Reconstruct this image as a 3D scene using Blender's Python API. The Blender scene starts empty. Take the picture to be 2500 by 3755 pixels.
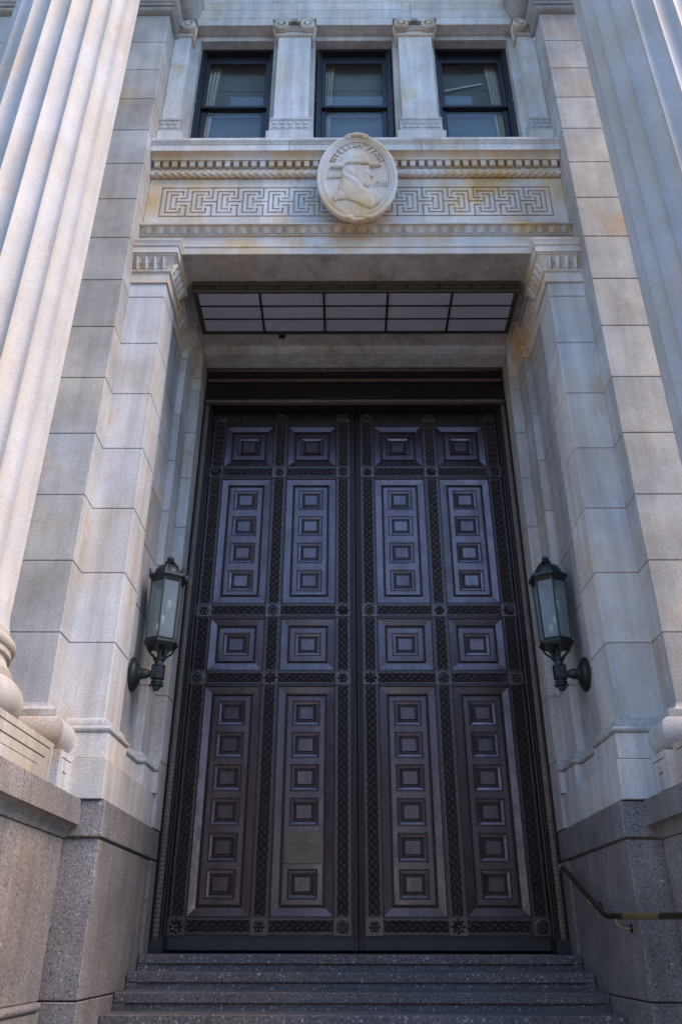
import bpy, bmesh, math, random
from mathutils import Vector, Matrix
random.seed(7)
S = bpy.context.scene
COL = S.collection
PI = math.pi
R = math.radians

# ------------------------------------------------------------------ camera
cam = bpy.data.cameras.new('camera')
cam.sensor_fit = 'VERTICAL'
cam.sensor_height = 36.0
cam.lens = 2932.3 / 3755.0 * 36.0
cam.clip_start = 0.05
cam.clip_end = 2000.0
camo = bpy.data.objects.new('camera', cam)
COL.objects.link(camo)
_d = Vector((17.5, -1582.1, -2932.3)).normalized()
_x = Vector((math.cos(-0.002), math.sin(-0.002), 0.0)); _x = (_x - _x.dot(_d) * _d).normalized()
_z = _x.cross(_d)
_M = Matrix((_x, _d, _z)).to_4x4()
_M.translation = Vector((-0.143, -10.0, 0.0375))
camo.matrix_world = _M
S.camera = camo

# ------------------------------------------------------------------ world and sun
SUN_AZ = 72.0      # degrees to the right of straight out from the facade
SUN_EL = 48.0
w = bpy.data.worlds.new('World'); S.world = w; w.use_nodes = True
nt = w.node_tree; nt.nodes.clear()
out = nt.nodes.new('ShaderNodeOutputWorld'); bg = nt.nodes.new('ShaderNodeBackground'); sky = nt.nodes.new('ShaderNodeTexSky')
sky.sky_type = 'NISHITA'; sky.sun_disc = False
sky.sun_elevation = R(SUN_EL); sky.sun_rotation = R(180.0 - SUN_AZ)
sky.air_density = 1.0; sky.dust_density = 0.0; sky.ozone_density = 3.0
bg.inputs['Strength'].default_value = 0.11
nt.links.new(sky.outputs[0], bg.inputs['Color']); nt.links.new(bg.outputs[0], out.inputs['Surface'])
sl = bpy.data.lights.new('sun', 'SUN'); sl.energy = 1.5; sl.angle = R(32); sl.color = (1.0, 0.79, 0.62)
so = bpy.data.objects.new('sun', sl); COL.objects.link(so)
_sd = Vector((math.sin(R(SUN_AZ)) * math.cos(R(SUN_EL)), -math.cos(R(SUN_AZ)) * math.cos(R(SUN_EL)), math.sin(R(SUN_EL))))
so.rotation_euler = _sd.to_track_quat('Z', 'Y').to_euler(); so.location = _sd * 60
S.view_settings.view_transform = 'Standard'; S.view_settings.look = 'None'
S.view_settings.gamma = 1.0; S.view_settings.use_curve_mapping = False
S.view_settings.exposure = 2.5
S.render.engine = 'CYCLES'

# ------------------------------------------------------------------ materials
def newmat(name):
    m = bpy.data.materials.new(name); m.use_nodes = True
    n = m.node_tree; n.nodes.clear()
    o = n.nodes.new('ShaderNodeOutputMaterial'); b = n.nodes.new('ShaderNodeBsdfPrincipled')
    n.links.new(b.outputs[0], o.inputs['Surface'])
    return m, n, b
def noise(n, vec, scale, detail=4, rough=.55, stretch=None):
    t = n.nodes.new('ShaderNodeTexNoise'); t.inputs['Scale'].default_value = scale
    t.inputs['Detail'].default_value = detail; t.inputs['Roughness'].default_value = rough
    if stretch:
        mp = n.nodes.new('ShaderNodeMapping'); mp.inputs['Scale'].default_value = stretch
        n.links.new(vec, mp.inputs['Vector']); vec = mp.outputs[0]
    n.links.new(vec, t.inputs['Vector'])
    return t.outputs[0]
def ramp(n, fac, a, b, ca=(0, 0, 0, 1), cb=(1, 1, 1, 1)):
    r = n.nodes.new('ShaderNodeValToRGB'); e = r.color_ramp.elements
    e[0].position = a; e[0].color = ca; e[1].position = b; e[1].color = cb
    n.links.new(fac, r.inputs[0]); return r.outputs[0]
def mixc(n, fac, a, b, mode='MIX'):
    m = n.nodes.new('ShaderNodeMix'); m.data_type = 'RGBA'; m.blend_type = mode
    for sock, v in ((m.inputs[0], fac), (m.inputs[6], a), (m.inputs[7], b)):
        if isinstance(v, (int, float)): sock.default_value = v
        elif isinstance(v, tuple): sock.default_value = (*v, 1) if len(v) == 3 else v
        else: n.links.new(v, sock)
    return m.outputs[2]
def maprange(n, v, a, b, c, d):
    m = n.nodes.new('ShaderNodeMapRange')
    m.inputs[1].default_value = a; m.inputs[2].default_value = b; m.inputs[3].default_value = c; m.inputs[4].default_value = d
    n.links.new(v, m.inputs[0]); return m.outputs[0]
def bump(n, b, h, dist, strength=.5):
    k = n.nodes.new('ShaderNodeBump'); k.inputs['Strength'].default_value = strength; k.inputs['Distance'].default_value = dist
    n.links.new(h, k.inputs['Height']); n.links.new(k.outputs[0], b.inputs['Normal'])

def stone(name, col, speck_scale=170, speck=.22, blotch=.25, stain=0.0, stain_col=(.42, .25, .10), stain_scale=1.1,
          soot=0.0, soot_lo=.5, rough=.8, relief=.0012, vary=.10, streak=.18, fleck=0.0):
    m, n, b = newmat(name)
    g = n.nodes.new('ShaderNodeNewGeometry'); pos = g.outputs['Position']
    oi = n.nodes.new('ShaderNodeObjectInfo')
    sp = noise(n, pos, speck_scale, 3, .7)
    bl = noise(n, pos, 1.7, 7, .62)
    st = noise(n, pos, 1.0, 6, .6, (7, 7, .55))
    v1 = maprange(n, sp, .3, .7, 1 - speck, 1 + speck)
    v2 = maprange(n, bl, .3, .7, 1 - blotch, 1 + blotch * .5)
    v3 = maprange(n, st, .35, .7, 1 + streak * .3, 1 - streak)
    v4 = maprange(n, oi.outputs['Random'], 0, 1, 1 - vary, 1 + vary)
    def mul(a, c):
        k = n.nodes.new('ShaderNodeMath'); k.operation = 'MULTIPLY'; n.links.new(a, k.inputs[0]); n.links.new(c, k.inputs[1]); return k.outputs[0]
    val = mul(mul(v1, v2), mul(v3, v4))
    hue = noise(n, pos, .9, 5, .6)
    base = mixc(n, ramp(n, hue, .38, .66), tuple(col), (col[0] * 1.0, col[1] * .91, col[2] * .78))
    if stain > 0:
        s3 = noise(n, pos, stain_scale, 6, .62, (1, 1, .8))
        base = mixc(n, ramp(n, s3, .60 - stain * .18, .80 - stain * .12), base, stain_col)
    if fleck > 0:
        fk = noise(n, pos, 42, 2, .5)
        k = n.nodes.new('ShaderNodeMath'); k.operation = 'MULTIPLY'; k.inputs[1].default_value = fleck; n.links.new(ramp(n, fk, .62, .70), k.inputs[0])
        base = mixc(n, k.outputs[0], base, (.55, .52, .52))
        fk = noise(n, pos, 55, 2, .5)
        base = mixc(n, ramp(n, fk, .60, .68), base, (.045, .04, .042))
    if soot > 0:
        s4 = noise(n, pos, 2.6, 7, .65, (1, 1, .7))
        fac = ramp(n, s4, soot_lo, soot_lo + .3)
        k = n.nodes.new('ShaderNodeMath'); k.operation = 'MULTIPLY'; k.inputs[1].default_value = soot; n.links.new(fac, k.inputs[0])
        base = mixc(n, k.outputs[0], base, (.05, .043, .04))
    cc = n.nodes.new('ShaderNodeCombineColor')
    for i in range(3): n.links.new(val, cc.inputs[i])
    fin = mixc(n, 1.0, base, cc.outputs[0], 'MULTIPLY')
    n.links.new(fin, b.inputs['Base Color'])
    b.inputs['Roughness'].default_value = rough
    b.inputs['Specular IOR Level'].default_value = .3
    bump(n, b, sp, relief, .6)
    return m
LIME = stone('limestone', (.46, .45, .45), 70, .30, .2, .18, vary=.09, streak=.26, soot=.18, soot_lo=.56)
LIME_T = stone('limestone_darker', (.39, .385, .39), 70, .32, .28, .2, soot=.35, soot_lo=.56, vary=.10)  # darker limestone tone for piers, recess blocks and joints
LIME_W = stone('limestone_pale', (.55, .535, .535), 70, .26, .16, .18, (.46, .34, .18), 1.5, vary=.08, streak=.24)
MARB = stone('limestone_column', (.37, .365, .375), 60, .14, .13, .03, vary=.02, streak=.05, relief=.0025)
PLIN = stone('limestone_plinth', (.44, .405, .375), 75, .2, .2, .45, (.36, .24, .13), 1.6, soot=.3, soot_lo=.58, streak=.2)
FRZ = stone('limestone_frieze', (.56, .525, .50), 75, .16, .12, .72, (.52, .33, .12), 1.3, streak=.1)
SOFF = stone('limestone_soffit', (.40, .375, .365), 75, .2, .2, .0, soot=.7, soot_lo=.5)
GRAN = stone('granite_pink', (.215, .198, .198), 62, .45, .25, .0, fleck=.5, rough=.65, relief=.002, vary=.07, streak=.22, soot=.4, soot_lo=.52)
GRAN_D = stone('granite_step', (.125, .110, .108), 50, .55, .25, .0, fleck=.8, rough=.6, relief=.003, vary=.08, streak=.05, soot=.5, soot_lo=.5)

def metal(name, col, col2, rough=.42, met=.75, scale=4, green=0.0, grain=90, smooth=False):
    m, n, b = newmat(name)
    g = n.nodes.new('ShaderNodeNewGeometry'); pos = g.outputs['Position']; oi = n.nodes.new('ShaderNodeObjectInfo')
    a = noise(n, pos, scale, 6, .65); f = noise(n, pos, grain, 3, .6)
    c = mixc(n, ramp(n, a, .32, .68), col, col2)
    c = mixc(n, maprange(n, oi.outputs['Random'], 0, 1, 0, .45), c, tuple(.55 * x for x in col2))
    if green > 0:
        gq = noise(n, pos, 5.5, 6, .7)
        k = n.nodes.new('ShaderNodeMath'); k.operation = 'MULTIPLY'; k.inputs[1].default_value = green
        n.links.new(ramp(n, gq, .42, .66), k.inputs[0])
        c = mixc(n, k.outputs[0], c, (.045, .13, .13))
    n.links.new(c, b.inputs['Base Color'])
    b.inputs['Metallic'].default_value = met
    if smooth:
        st = noise(n, pos, 1.0, 6, .65, (14, 14, 1.3))
        c = mixc(n, maprange(n, st, .45, .75, 0, .55), c, tuple(.45 * x for x in col2)); n.links.new(c, b.inputs['Base Color'])
        n.links.new(maprange(n, a, .3, .7, rough - .06, rough + .12), b.inputs['Roughness'])
        bump(n, b, noise(n, pos, 9, 4, .5), .0010, .25)
    else:
        n.links.new(maprange(n, f, .3, .7, rough - .08, rough + .14), b.inputs['Roughness'])
        bump(n, b, f, .00015, .3)
    return m
BRZ = metal('bronze_dark', (.050, .038, .038), (.060, .043, .038), .36, .75)
BRZ_B = metal('bronze_plait', (.13, .102, .100), (.10, .08, .075), .36, .8)
BRZ_P = metal('bronze_panel', (.125, .086, .090), (.100, .070, .080), .23, .92, 2.6, .12, smooth=True)
BRZ_G = metal('bronze_verdigris', (.055, .043, .040), (.045, .038, .038), .45, .6, 4, .10)
BRZ_H = metal('bronze_header', (.26, .20, .16), (.19, .145, .11), .40, .75)
IRON = metal('lantern_iron', (.030, .036, .038), (.045, .052, .05), .45, .55)
BLK = metal('window_frame_black', (.010, .011, .014), (.018, .02, .026), .35, .2)
BRASS = metal('rail_brass_polished', (.60, .40, .17), (.48, .32, .13), .30, .75)
BRASS_D = metal('rail_brass_tarnished', (.15, .105, .06), (.09, .065, .04), .35, .85)
PLQ = metal('plaque_brass', (.20, .145, .10), (.14, .10, .085), .40, .8, 5)
CANO = metal('canopy_bronze', (.065, .052, .036), (.085, .065, .04), .45, .6)
CANL = metal('canopy_bronze_worn', (.30, .25, .18), (.22, .18, .12), .45, .6)

def plain(name, col, rough=.6, scale=30, amt=.12, **kw):
    m, n, b = newmat(name)
    g = n.nodes.new('ShaderNodeNewGeometry')
    a = noise(n, g.outputs['Position'], scale, 4)
    c = mixc(n, a, tuple(x * (1 - amt) for x in col), tuple(x * (1 + amt) for x in col))
    n.links.new(c, b.inputs['Base Color']); b.inputs['Roughness'].default_value = rough
    for k, v in kw.items(): b.inputs[k].default_value = v
    return m
FROST = plain('frosted_canopy_glass', (.34, .345, .39), .40, 2.5, .16)
def lampglass():
    m, n, b = newmat('frosted_lantern_glass')
    g = n.nodes.new('ShaderNodeNewGeometry'); a = noise(n, g.outputs['Position'], 7, 5, .6)
    n.links.new(mixc(n, a, (.20, .23, .235), (.32, .35, .35)), b.inputs['Base Color']); b.inputs['Roughness'].default_value = .33
    o = n.nodes['Material Output']; mx = n.nodes.new('ShaderNodeMixShader'); tr = n.nodes.new('ShaderNodeBsdfTransparent'); tr.inputs[0].default_value = (.75, .85, .82, 1)
    mx.inputs[0].default_value = .5
    n.links.new(tr.outputs[0], mx.inputs[1]); n.links.new(b.outputs[0], mx.inputs[2]); n.links.new(mx.outputs[0], o.inputs['Surface'])
    return m
LAMPG = lampglass()
BULB = plain('lamp_bulb', (.85, .85, .80), .3)
CURT = plain('curtain_cloth', (.44, .38, .30), .9, 14)
BLIND = plain('blind_cloth', (.155, .165, .155), .9, 20)
ROOM = plain('room_plaster', (.42, .42, .41), .9, 3)
DARKW = plain('light_stop_black', (.02, .02, .02), .9)  # near-black colour stands in for the unlit space behind the doors
LETT = plain('engraved_lettering', (.045, .035, .03), .6)
LETS = plain('carved_lettering', (.50, .42, .33), .85)
TUBE = plain('lamp_tube_white', (.8, .8, .78), .5)
ASPH = plain('asphalt', (.055, .055, .058), .85, 60, .3)
PAVE = plain('pavement_concrete', (.24, .235, .23), .85, 12, .2)
BRICK = plain('unseen_far_brick', (.20, .10, .07), .85, 5, .3)
FARST = plain('unseen_far_stone', (.36, .31, .25), .85, 3, .2)
FARGL = plain('far_window', (.03, .035, .045), .15, 3, .2)
def glassmat():
    m = bpy.data.materials.new('window_glass'); m.use_nodes = True; n = m.node_tree; n.nodes.clear()
    o = n.nodes.new('ShaderNodeOutputMaterial'); mx = n.nodes.new('ShaderNodeMixShader')
    t = n.nodes.new('ShaderNodeBsdfTransparent'); t.inputs[0].default_value = (.86, .90, .92, 1)
    gl = n.nodes.new('ShaderNodeBsdfGlossy'); gl.inputs['Roughness'].default_value = .02; gl.inputs[0].default_value = (.9, .95, 1, 1)
    fr = n.nodes.new('ShaderNodeFresnel'); fr.inputs[0].default_value = 1.42
    gb = n.nodes.new('ShaderNodeNewGeometry'); k1 = n.nodes.new('ShaderNodeMath'); k1.operation = 'SUBTRACT'; k1.inputs[0].default_value = 1.0
    n.links.new(gb.outputs['Backfacing'], k1.inputs[1]); k2 = n.nodes.new('ShaderNodeMath'); k2.operation = 'MULTIPLY'
    n.links.new(fr.outputs[0], k2.inputs[0]); n.links.new(k1.outputs[0], k2.inputs[1])
    n.links.new(k2.outputs[0], mx.inputs[0]); n.links.new(t.outputs[0], mx.inputs[1]); n.links.new(gl.outputs[0], mx.inputs[2])
    n.links.new(mx.outputs[0], o.inputs['Surface']); return m
GLASS = glassmat()

# ------------------------------------------------------------------ mesh helpers
WL = {}
class MB:
    def __init__(s): s.v = []; s.f = []
    def add(s, vs, fs):
        o = len(s.v); s.v += [tuple(p) for p in vs]; s.f += [tuple(i + o for i in f) for f in fs]; return s
    def box(s, x0, x1, y0, y1, z0, z1):
        x0, x1 = sorted((x0, x1))
        return s.add([(x, y, z) for z in (z0, z1) for y in (y0, y1) for x in (x0, x1)],
                     [(0, 2, 3, 1), (4, 5, 7, 6), (0, 1, 5, 4), (2, 6, 7, 3), (0, 4, 6, 2), (1, 3, 7, 5)])
    def cbox(s, x0, x1, y0, y1, z0, z1, c=.006):
        x0, x1 = sorted((x0, x1))
        X = (x0, x1); Y = (y0, y1); Z = (z0, z1); V = []; idx = {}
        for i in (0, 1):
            for j in (0, 1):
                for k in (0, 1):
                    ci = c if i == 0 else -c; cj = c if j == 0 else -c; ck = c if k == 0 else -c
                    idx[i, j, k, 0] = len(V); V.append((X[i], Y[j] + cj, Z[k] + ck))
                    idx[i, j, k, 1] = len(V); V.append((X[i] + ci, Y[j], Z[k] + ck))
                    idx[i, j, k, 2] = len(V); V.append((X[i] + ci, Y[j] + cj, Z[k]))
        F = []
        for i in (0, 1):
            F.append([idx[i, a, b, 0] for a, b in ((0, 0), (1, 0), (1, 1), (0, 1))])
            F.append([idx[a, i, b, 1] for a, b in ((0, 0), (1, 0), (1, 1), (0, 1))])
            F.append([idx[a, b, i, 2] for a, b in ((0, 0), (1, 0), (1, 1), (0, 1))])
        for a in (0, 1):
            for b in (0, 1):
                F.append([idx[a, b, 0, 0], idx[a, b, 1, 0], idx[a, b, 1, 1], idx[a, b, 0, 1]])
                F.append([idx[a, 0, b, 0], idx[a, 1, b, 0], idx[a, 1, b, 2], idx[a, 0, b, 2]])
                F.append([idx[0, a, b, 1], idx[1, a, b, 1], idx[1, a, b, 2], idx[0, a, b, 2]])
                for k in (0, 1): F.append([idx[a, b, k, 0], idx[a, b, k, 1], idx[a, b, k, 2]])
        return s.add(V, F)
    def prism(s, poly, a0, a1, fn):
        n = len(poly)
        V = [fn(a0, p, q) for p, q in poly] + [fn(a1, p, q) for p, q in poly]
        F = [tuple(range(n)), tuple(range(n, 2 * n))] + [(i, (i + 1) % n, n + (i + 1) % n, n + i) for i in range(n)]
        return s.add(V, F)
    def px(s, poly, x0, x1): return s.prism(poly, x0, x1, lambda a, p, q: (a, p, q))     # poly in (y,z)
    def pz(s, poly, z0, z1): return s.prism(poly, z0, z1, lambda a, p, q: (p, q, a))     # poly in (x,y)
    def py(s, poly, y0, y1): return s.prism(poly, y0, y1, lambda a, p, q: (p, a, q))     # poly in (x,z)
    def lathe(s, prof, c=(0, 0, 0), n=16, axis='z', ph=0.0, caps=True):
        V = []; m = len(prof)
        for r, h in prof:
            for i in range(n):
                t = 2 * PI * i / n + ph; a = r * math.cos(t); b = r * math.sin(t)
                p = {'z': (a, b, h), 'y': (a, h, b), 'x': (h, a, b)}[axis]
                V.append((c[0] + p[0], c[1] + p[1], c[2] + p[2]))
        F = [(j * n + i, j * n + (i + 1) % n, (j + 1) * n + (i + 1) % n, (j + 1) * n + i) for j in range(m - 1) for i in range(n)]
        if caps: F += [tuple(range(n)), tuple(range((m - 1) * n, m * n))]
        return s.add(V, F)
    def ell(s, c, r, nu=10, nv=6):
        V = [(c[0], c[1], c[2] - r[2])]
        for j in range(1, nv):
            t = -PI / 2 + PI * j / nv
            for i in range(nu):
                p = 2 * PI * i / nu
                V.append((c[0] + r[0] * math.cos(t) * math.cos(p), c[1] + r[1] * math.cos(t) * math.sin(p), c[2] + r[2] * math.sin(t)))
        V.append((c[0], c[1], c[2] + r[2])); last = len(V) - 1; F = []
        for i in range(nu): F.append((0, 1 + (i + 1) % nu, 1 + i))
        for j in range(nv - 2):
            for i in range(nu):
                a = 1 + j * nu + i; b = 1 + j * nu + (i + 1) % nu; F.append((a, b, b + nu, a + nu))
        for i in range(nu): F.append((last, 1 + (nv - 2) * nu + i, 1 + (nv - 2) * nu + (i + 1) % nu))
        return s.add(V, F)
    def tube(s, pts, r, n=8):
        pts = [Vector(p) for p in pts]; V = []; m = len(pts)
        rr = r if isinstance(r, (list, tuple)) else [r] * m
        up = None
        for i, p in enumerate(pts):
            d = (pts[min(i + 1, m - 1)] - pts[max(i - 1, 0)]).normalized()
            if up is None: up = Vector((0, 0, 1)) if abs(d.z) < .9 else Vector((1, 0, 0))
            a = d.cross(up).normalized(); b = a.cross(d).normalized(); up = b
            for k in range(n):
                t = 2 * PI * k / n; V.append(p + (a * math.cos(t) + b * math.sin(t)) * rr[i])
        F = [(j * n + i, j * n + (i + 1) % n, (j + 1) * n + (i + 1) % n, (j + 1) * n + i) for j in range(m - 1) for i in range(n)]
        F += [tuple(range(n)), tuple(range((m - 1) * n, m * n))]
        return s.add(V, F)
    def sweep(s, path, prof, kx=1.0, ky=1.0, side=1, close=True):
        """path: plan points (axis-aligned runs); prof: (offset, z) from bottom to top; outward = left of travel."""
        N = []
        m = len(path)
        for i in range(m):
            nn = [0.0, 0.0]
            for a, b in ((i - 1, i), (i, i + 1)):
                if a < 0 or b >= m: continue
                dx = path[b][0] - path[a][0]; dy = path[b][1] - path[a][1]; L = math.hypot(dx, dy)
                l = (-dy / L, dx / L)
                for q in (0, 1):
                    if abs(l[q]) > .5: nn[q] = l[q]
            N.append(nn)
        k = len(prof); V = []
        for p, nn in zip(path, N):
            for o, z in prof: V.append(((p[0] + nn[0] * o * kx) * side, p[1] + nn[1] * o * ky, z))
        F = [(i * k + j, i * k + j + 1, (i + 1) * k + j + 1, (i + 1) * k + j) for i in range(m - 1) for j in range(k - 1)]
        if close:
            F += [tuple(range(k)), tuple(range((m - 1) * k, m * k))]
        return s.add(V, F)
    def groove(s, u0, u1, v0, v1, rects, depth, fn):
        us = sorted({u0, u1, *[min(max(r[i], u0), u1) for r in rects for i in (0, 1)]}); vs = sorted({v0, v1, *[min(max(r[i], v0), v1) for r in rects for i in (2, 3)]})
        us = [u for i, u in enumerate(us) if i == 0 or u - us[i - 1] > 1e-6]; vs = [v for i, v in enumerate(vs) if i == 0 or v - vs[i - 1] > 1e-6]
        nu, nv = len(us) - 1, len(vs) - 1
        G = [[any(r[0] < (us[i] + us[i + 1]) / 2 < r[1] and r[2] < (vs[j] + vs[j + 1]) / 2 < r[3] for r in rects) for j in range(nv)] for i in range(nu)]
        for i in range(nu):
            for j in range(nv):
                d = depth if G[i][j] else 0
                s.add([fn(us[i], vs[j], d), fn(us[i + 1], vs[j], d), fn(us[i + 1], vs[j + 1], d), fn(us[i], vs[j + 1], d)], [(0, 1, 2, 3)])
                if i + 1 < nu and G[i][j] != G[i + 1][j]:
                    s.add([fn(us[i + 1], vs[j], 0), fn(us[i + 1], vs[j + 1], 0), fn(us[i + 1], vs[j + 1], depth), fn(us[i + 1], vs[j], depth)], [(0, 1, 2, 3)])
                if j + 1 < nv and G[i][j] != G[i][j + 1]:
                    s.add([fn(us[i], vs[j + 1], 0), fn(us[i + 1], vs[j + 1], 0), fn(us[i + 1], vs[j + 1], depth), fn(us[i], vs[j + 1], depth)], [(0, 1, 2, 3)])
        return s
    def mirror(s):
        s.v = [(-x, y, z) for x, y, z in s.v]; return s
    def mesh(s, name, origin, smooth=None, recalc=True):
        me = bpy.data.meshes.new(name)
        me.from_pydata([(x - origin[0], y - origin[1], z - origin[2]) for x, y, z in s.v], [], s.f)
        if recalc:
            b = bmesh.new(); b.from_mesh(me); bmesh.ops.recalc_face_normals(b, faces=b.faces); b.to_mesh(me); b.free()
        if smooth is not None:
            me.shade_smooth(); me.set_sharp_from_angle(angle=R(smooth))
        return me
    def build(s, name, mat, parent=None, smooth=None, recalc=True):
        xs, ys, zs = zip(*s.v)
        o = ((min(xs) + max(xs)) / 2, (min(ys) + max(ys)) / 2, min(zs))
        return link(name, s.mesh(name, o, smooth, recalc), mat, parent, o)
def link(name, me, mat, parent=None, loc=(0, 0, 0), rot=None, scale=None):
    o = bpy.data.objects.new(name, me); COL.objects.link(o)
    if mat is not None and me is not None and not me.materials: me.materials.append(mat)
    WL[o.name] = Vector(loc)
    if parent is not None:
        o.parent = parent; o.location = Vector(loc) - WL[parent.name]
    else: o.location = loc
    if rot: o.rotation_euler = rot
    if scale: o.scale = scale
    return o
def thing(name, loc, label, cat, group=None):
    o = bpy.data.objects.new(name, None); COL.objects.link(o); o.location = loc; o.empty_display_size = .2
    WL[o.name] = Vector(loc); tag(o, label, cat, group); return o
def tag(o, label=None, cat=None, group=None, kind=None):
    if label: o['label'] = label
    if cat: o['category'] = cat
    if group: o['group'] = group
    if kind: o['kind'] = kind
    return o
def stuff(o): o['kind'] = 'stuff'; return o
def text_mesh(body, size, extrude, align='CENTER'):
    c = bpy.data.curves.new('t', 'FONT'); c.body = body; c.size = size; c.extrude = extrude; c.align_x = align; c.align_y = 'CENTER'; c.resolution_u = 2
    o = bpy.data.objects.new('t', c); COL.objects.link(o)
    bpy.context.view_layer.update()
    me = bpy.data.meshes.new_from_object(o.evaluated_get(bpy.context.evaluated_depsgraph_get()))
    bpy.data.objects.remove(o); me.materials.clear(); return me
def arc(cx, cy, r, a0, a1, n): return [(cx + r * math.cos(R(a0 + (a1 - a0) * i / n)), cy + r * math.sin(R(a0 + (a1 - a0) * i / n))) for i in range(n + 1)]

# ------------------------------------------------------------------ main dimensions (metres; door leaf plane y=0, sill z=0)
XA, YA = 2.83, -2.83        # inner corner of the big piers
YP = -2.53                  # front of the door pilaster
XP, XR, XS2, XS1 = 2.39, 2.47, 2.385, 2.25
YT, YS2, YS1 = -1.98, -1.07, -0.62
YF = -2.46                  # frieze plane
COURSE = [1.87, 2.62, 3.365, 4.113, 4.873, 5.625, 6.37, 7.107, 7.33]
ANTA = [1.95, 2.62, 3.365, 4.113, 4.873, 5.625, 6.37, 7.107, 7.82, 8.52, 9.2, 9.885, 10.56, 11.23, 11.89, 12.57]
GAP = .0045
GROUND = -1.543
JAMB = [(XA, YP), (XP, YP), (XP, YT), (XR, YT), (XR, YS2), (XS2, YS2), (XS2, YS1), (XS1 + .002, YS1)]

# ------------------------------------------------------------------ ground
g = MB().add([(-220, -220, GROUND - .15), (220, -220, GROUND - .15), (220, 120, GROUND - .15), (-220, 120, GROUND - .15)], [(0, 1, 2, 3)]).build('street', ASPH)
tag(g, kind='structure')
g = MB().cbox(-60, 60, -15.5, 2, GROUND - .3, GROUND, .02).build('pavement', PAVE); tag(g, kind='structure')

g = MB(); g.box(-3.2, 3.2, .135, .5, GROUND, 8.0); g.box(-6, 6, 2.5, 2.9, 7.9, 16.9)
g = g.build('light_stop_behind_doors', DARKW); tag(g, kind='structure')  # added backing stops light leaks; its near-black colour paints in an unlit interior
# ------------------------------------------------------------------ stairs
st = thing('entrance_stairs', (0, -2.4, GROUND), 'dark speckled granite steps climbing to the bronze doors', 'stairs')
for i in range(10):
    zt = -.063 - .148 * i; yn = -.65 - .415 * i; yb = yn + .46 if i else .25
    hw = 2.262 if yn > -2.5 else 2.545
    m = MB()
    m.cbox(-hw, hw, yn, yb, zt - .088, zt, .008)
    m.box(-hw + .11, hw - .11, yn + .022, yb - .01, zt - .148, zt - .0885)
    for s in (-1, 1): m.box(s * hw, s * (hw - .109), yn + .002, yb - .01, zt - .148, zt - .0885)
    m.build('step', GRAN_D, st)

# ------------------------------------------------------------------ jambs, piers, cheek walls and columns, both sides
cyma_leaf = MB()
def leaf_unit():
    """one carved leaf, local frame: x along the band, -y outward, z up (height .17)"""
    m = MB(); n = 7; V = []; k = 5
    for i in range(n):
        t = i / (n - 1); z = .17 * t; o = .012 + .065 * t ** 1.6 + .012 * math.sin(PI * t)
        wd = .044 * (math.sin(PI * (.12 + .80 * t)) ** .6)
        for j in range(k):
            u = (j / (k - 1)) * 2 - 1
            V.append((wd * u, -(o + .022 * (1 - u * u) + (.010 if j == 2 else 0)), z))
    F = [(i * k + j, i * k + j + 1, (i + 1) * k + j + 1, (i + 1) * k + j) for i in range(n - 1) for j in range(k - 1)]
    m.add(V, F)
    for sx in (-1, 1):     # small side lobes, standing proud
        m.ell((sx * .040, -.050, .105), (.011, .016, .035), 6, 4)
        m.ell((sx * .034, -.030, .045), (.009, .014, .03), 6, 4)
    return m.mesh('leaf', (0, 0, 0), 50)
LEAF = leaf_unit(); LEAF.materials.append(FRZ)

def leaves_along(path, side, z, parent, pitch=.108, drop=0):
    for a, b in zip(path[:-1], path[1:]):
        dx, dy = b[0] - a[0], b[1] - a[1]; L = math.hypot(dx, dy)
        if L < .2: continue
        n = max(2, int(L / pitch)); ang = math.atan2(dy, dx) + PI   # outward -y side is left of travel
        for i in range(n):
            t = (i + .5) / n; x = (a[0] + dx * t) * side; y = a[1] + dy * t
            rz = ang if side > 0 else -ang
            link('leaf', LEAF, None, parent, (x, y, z), (0, 0, rz))

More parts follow.
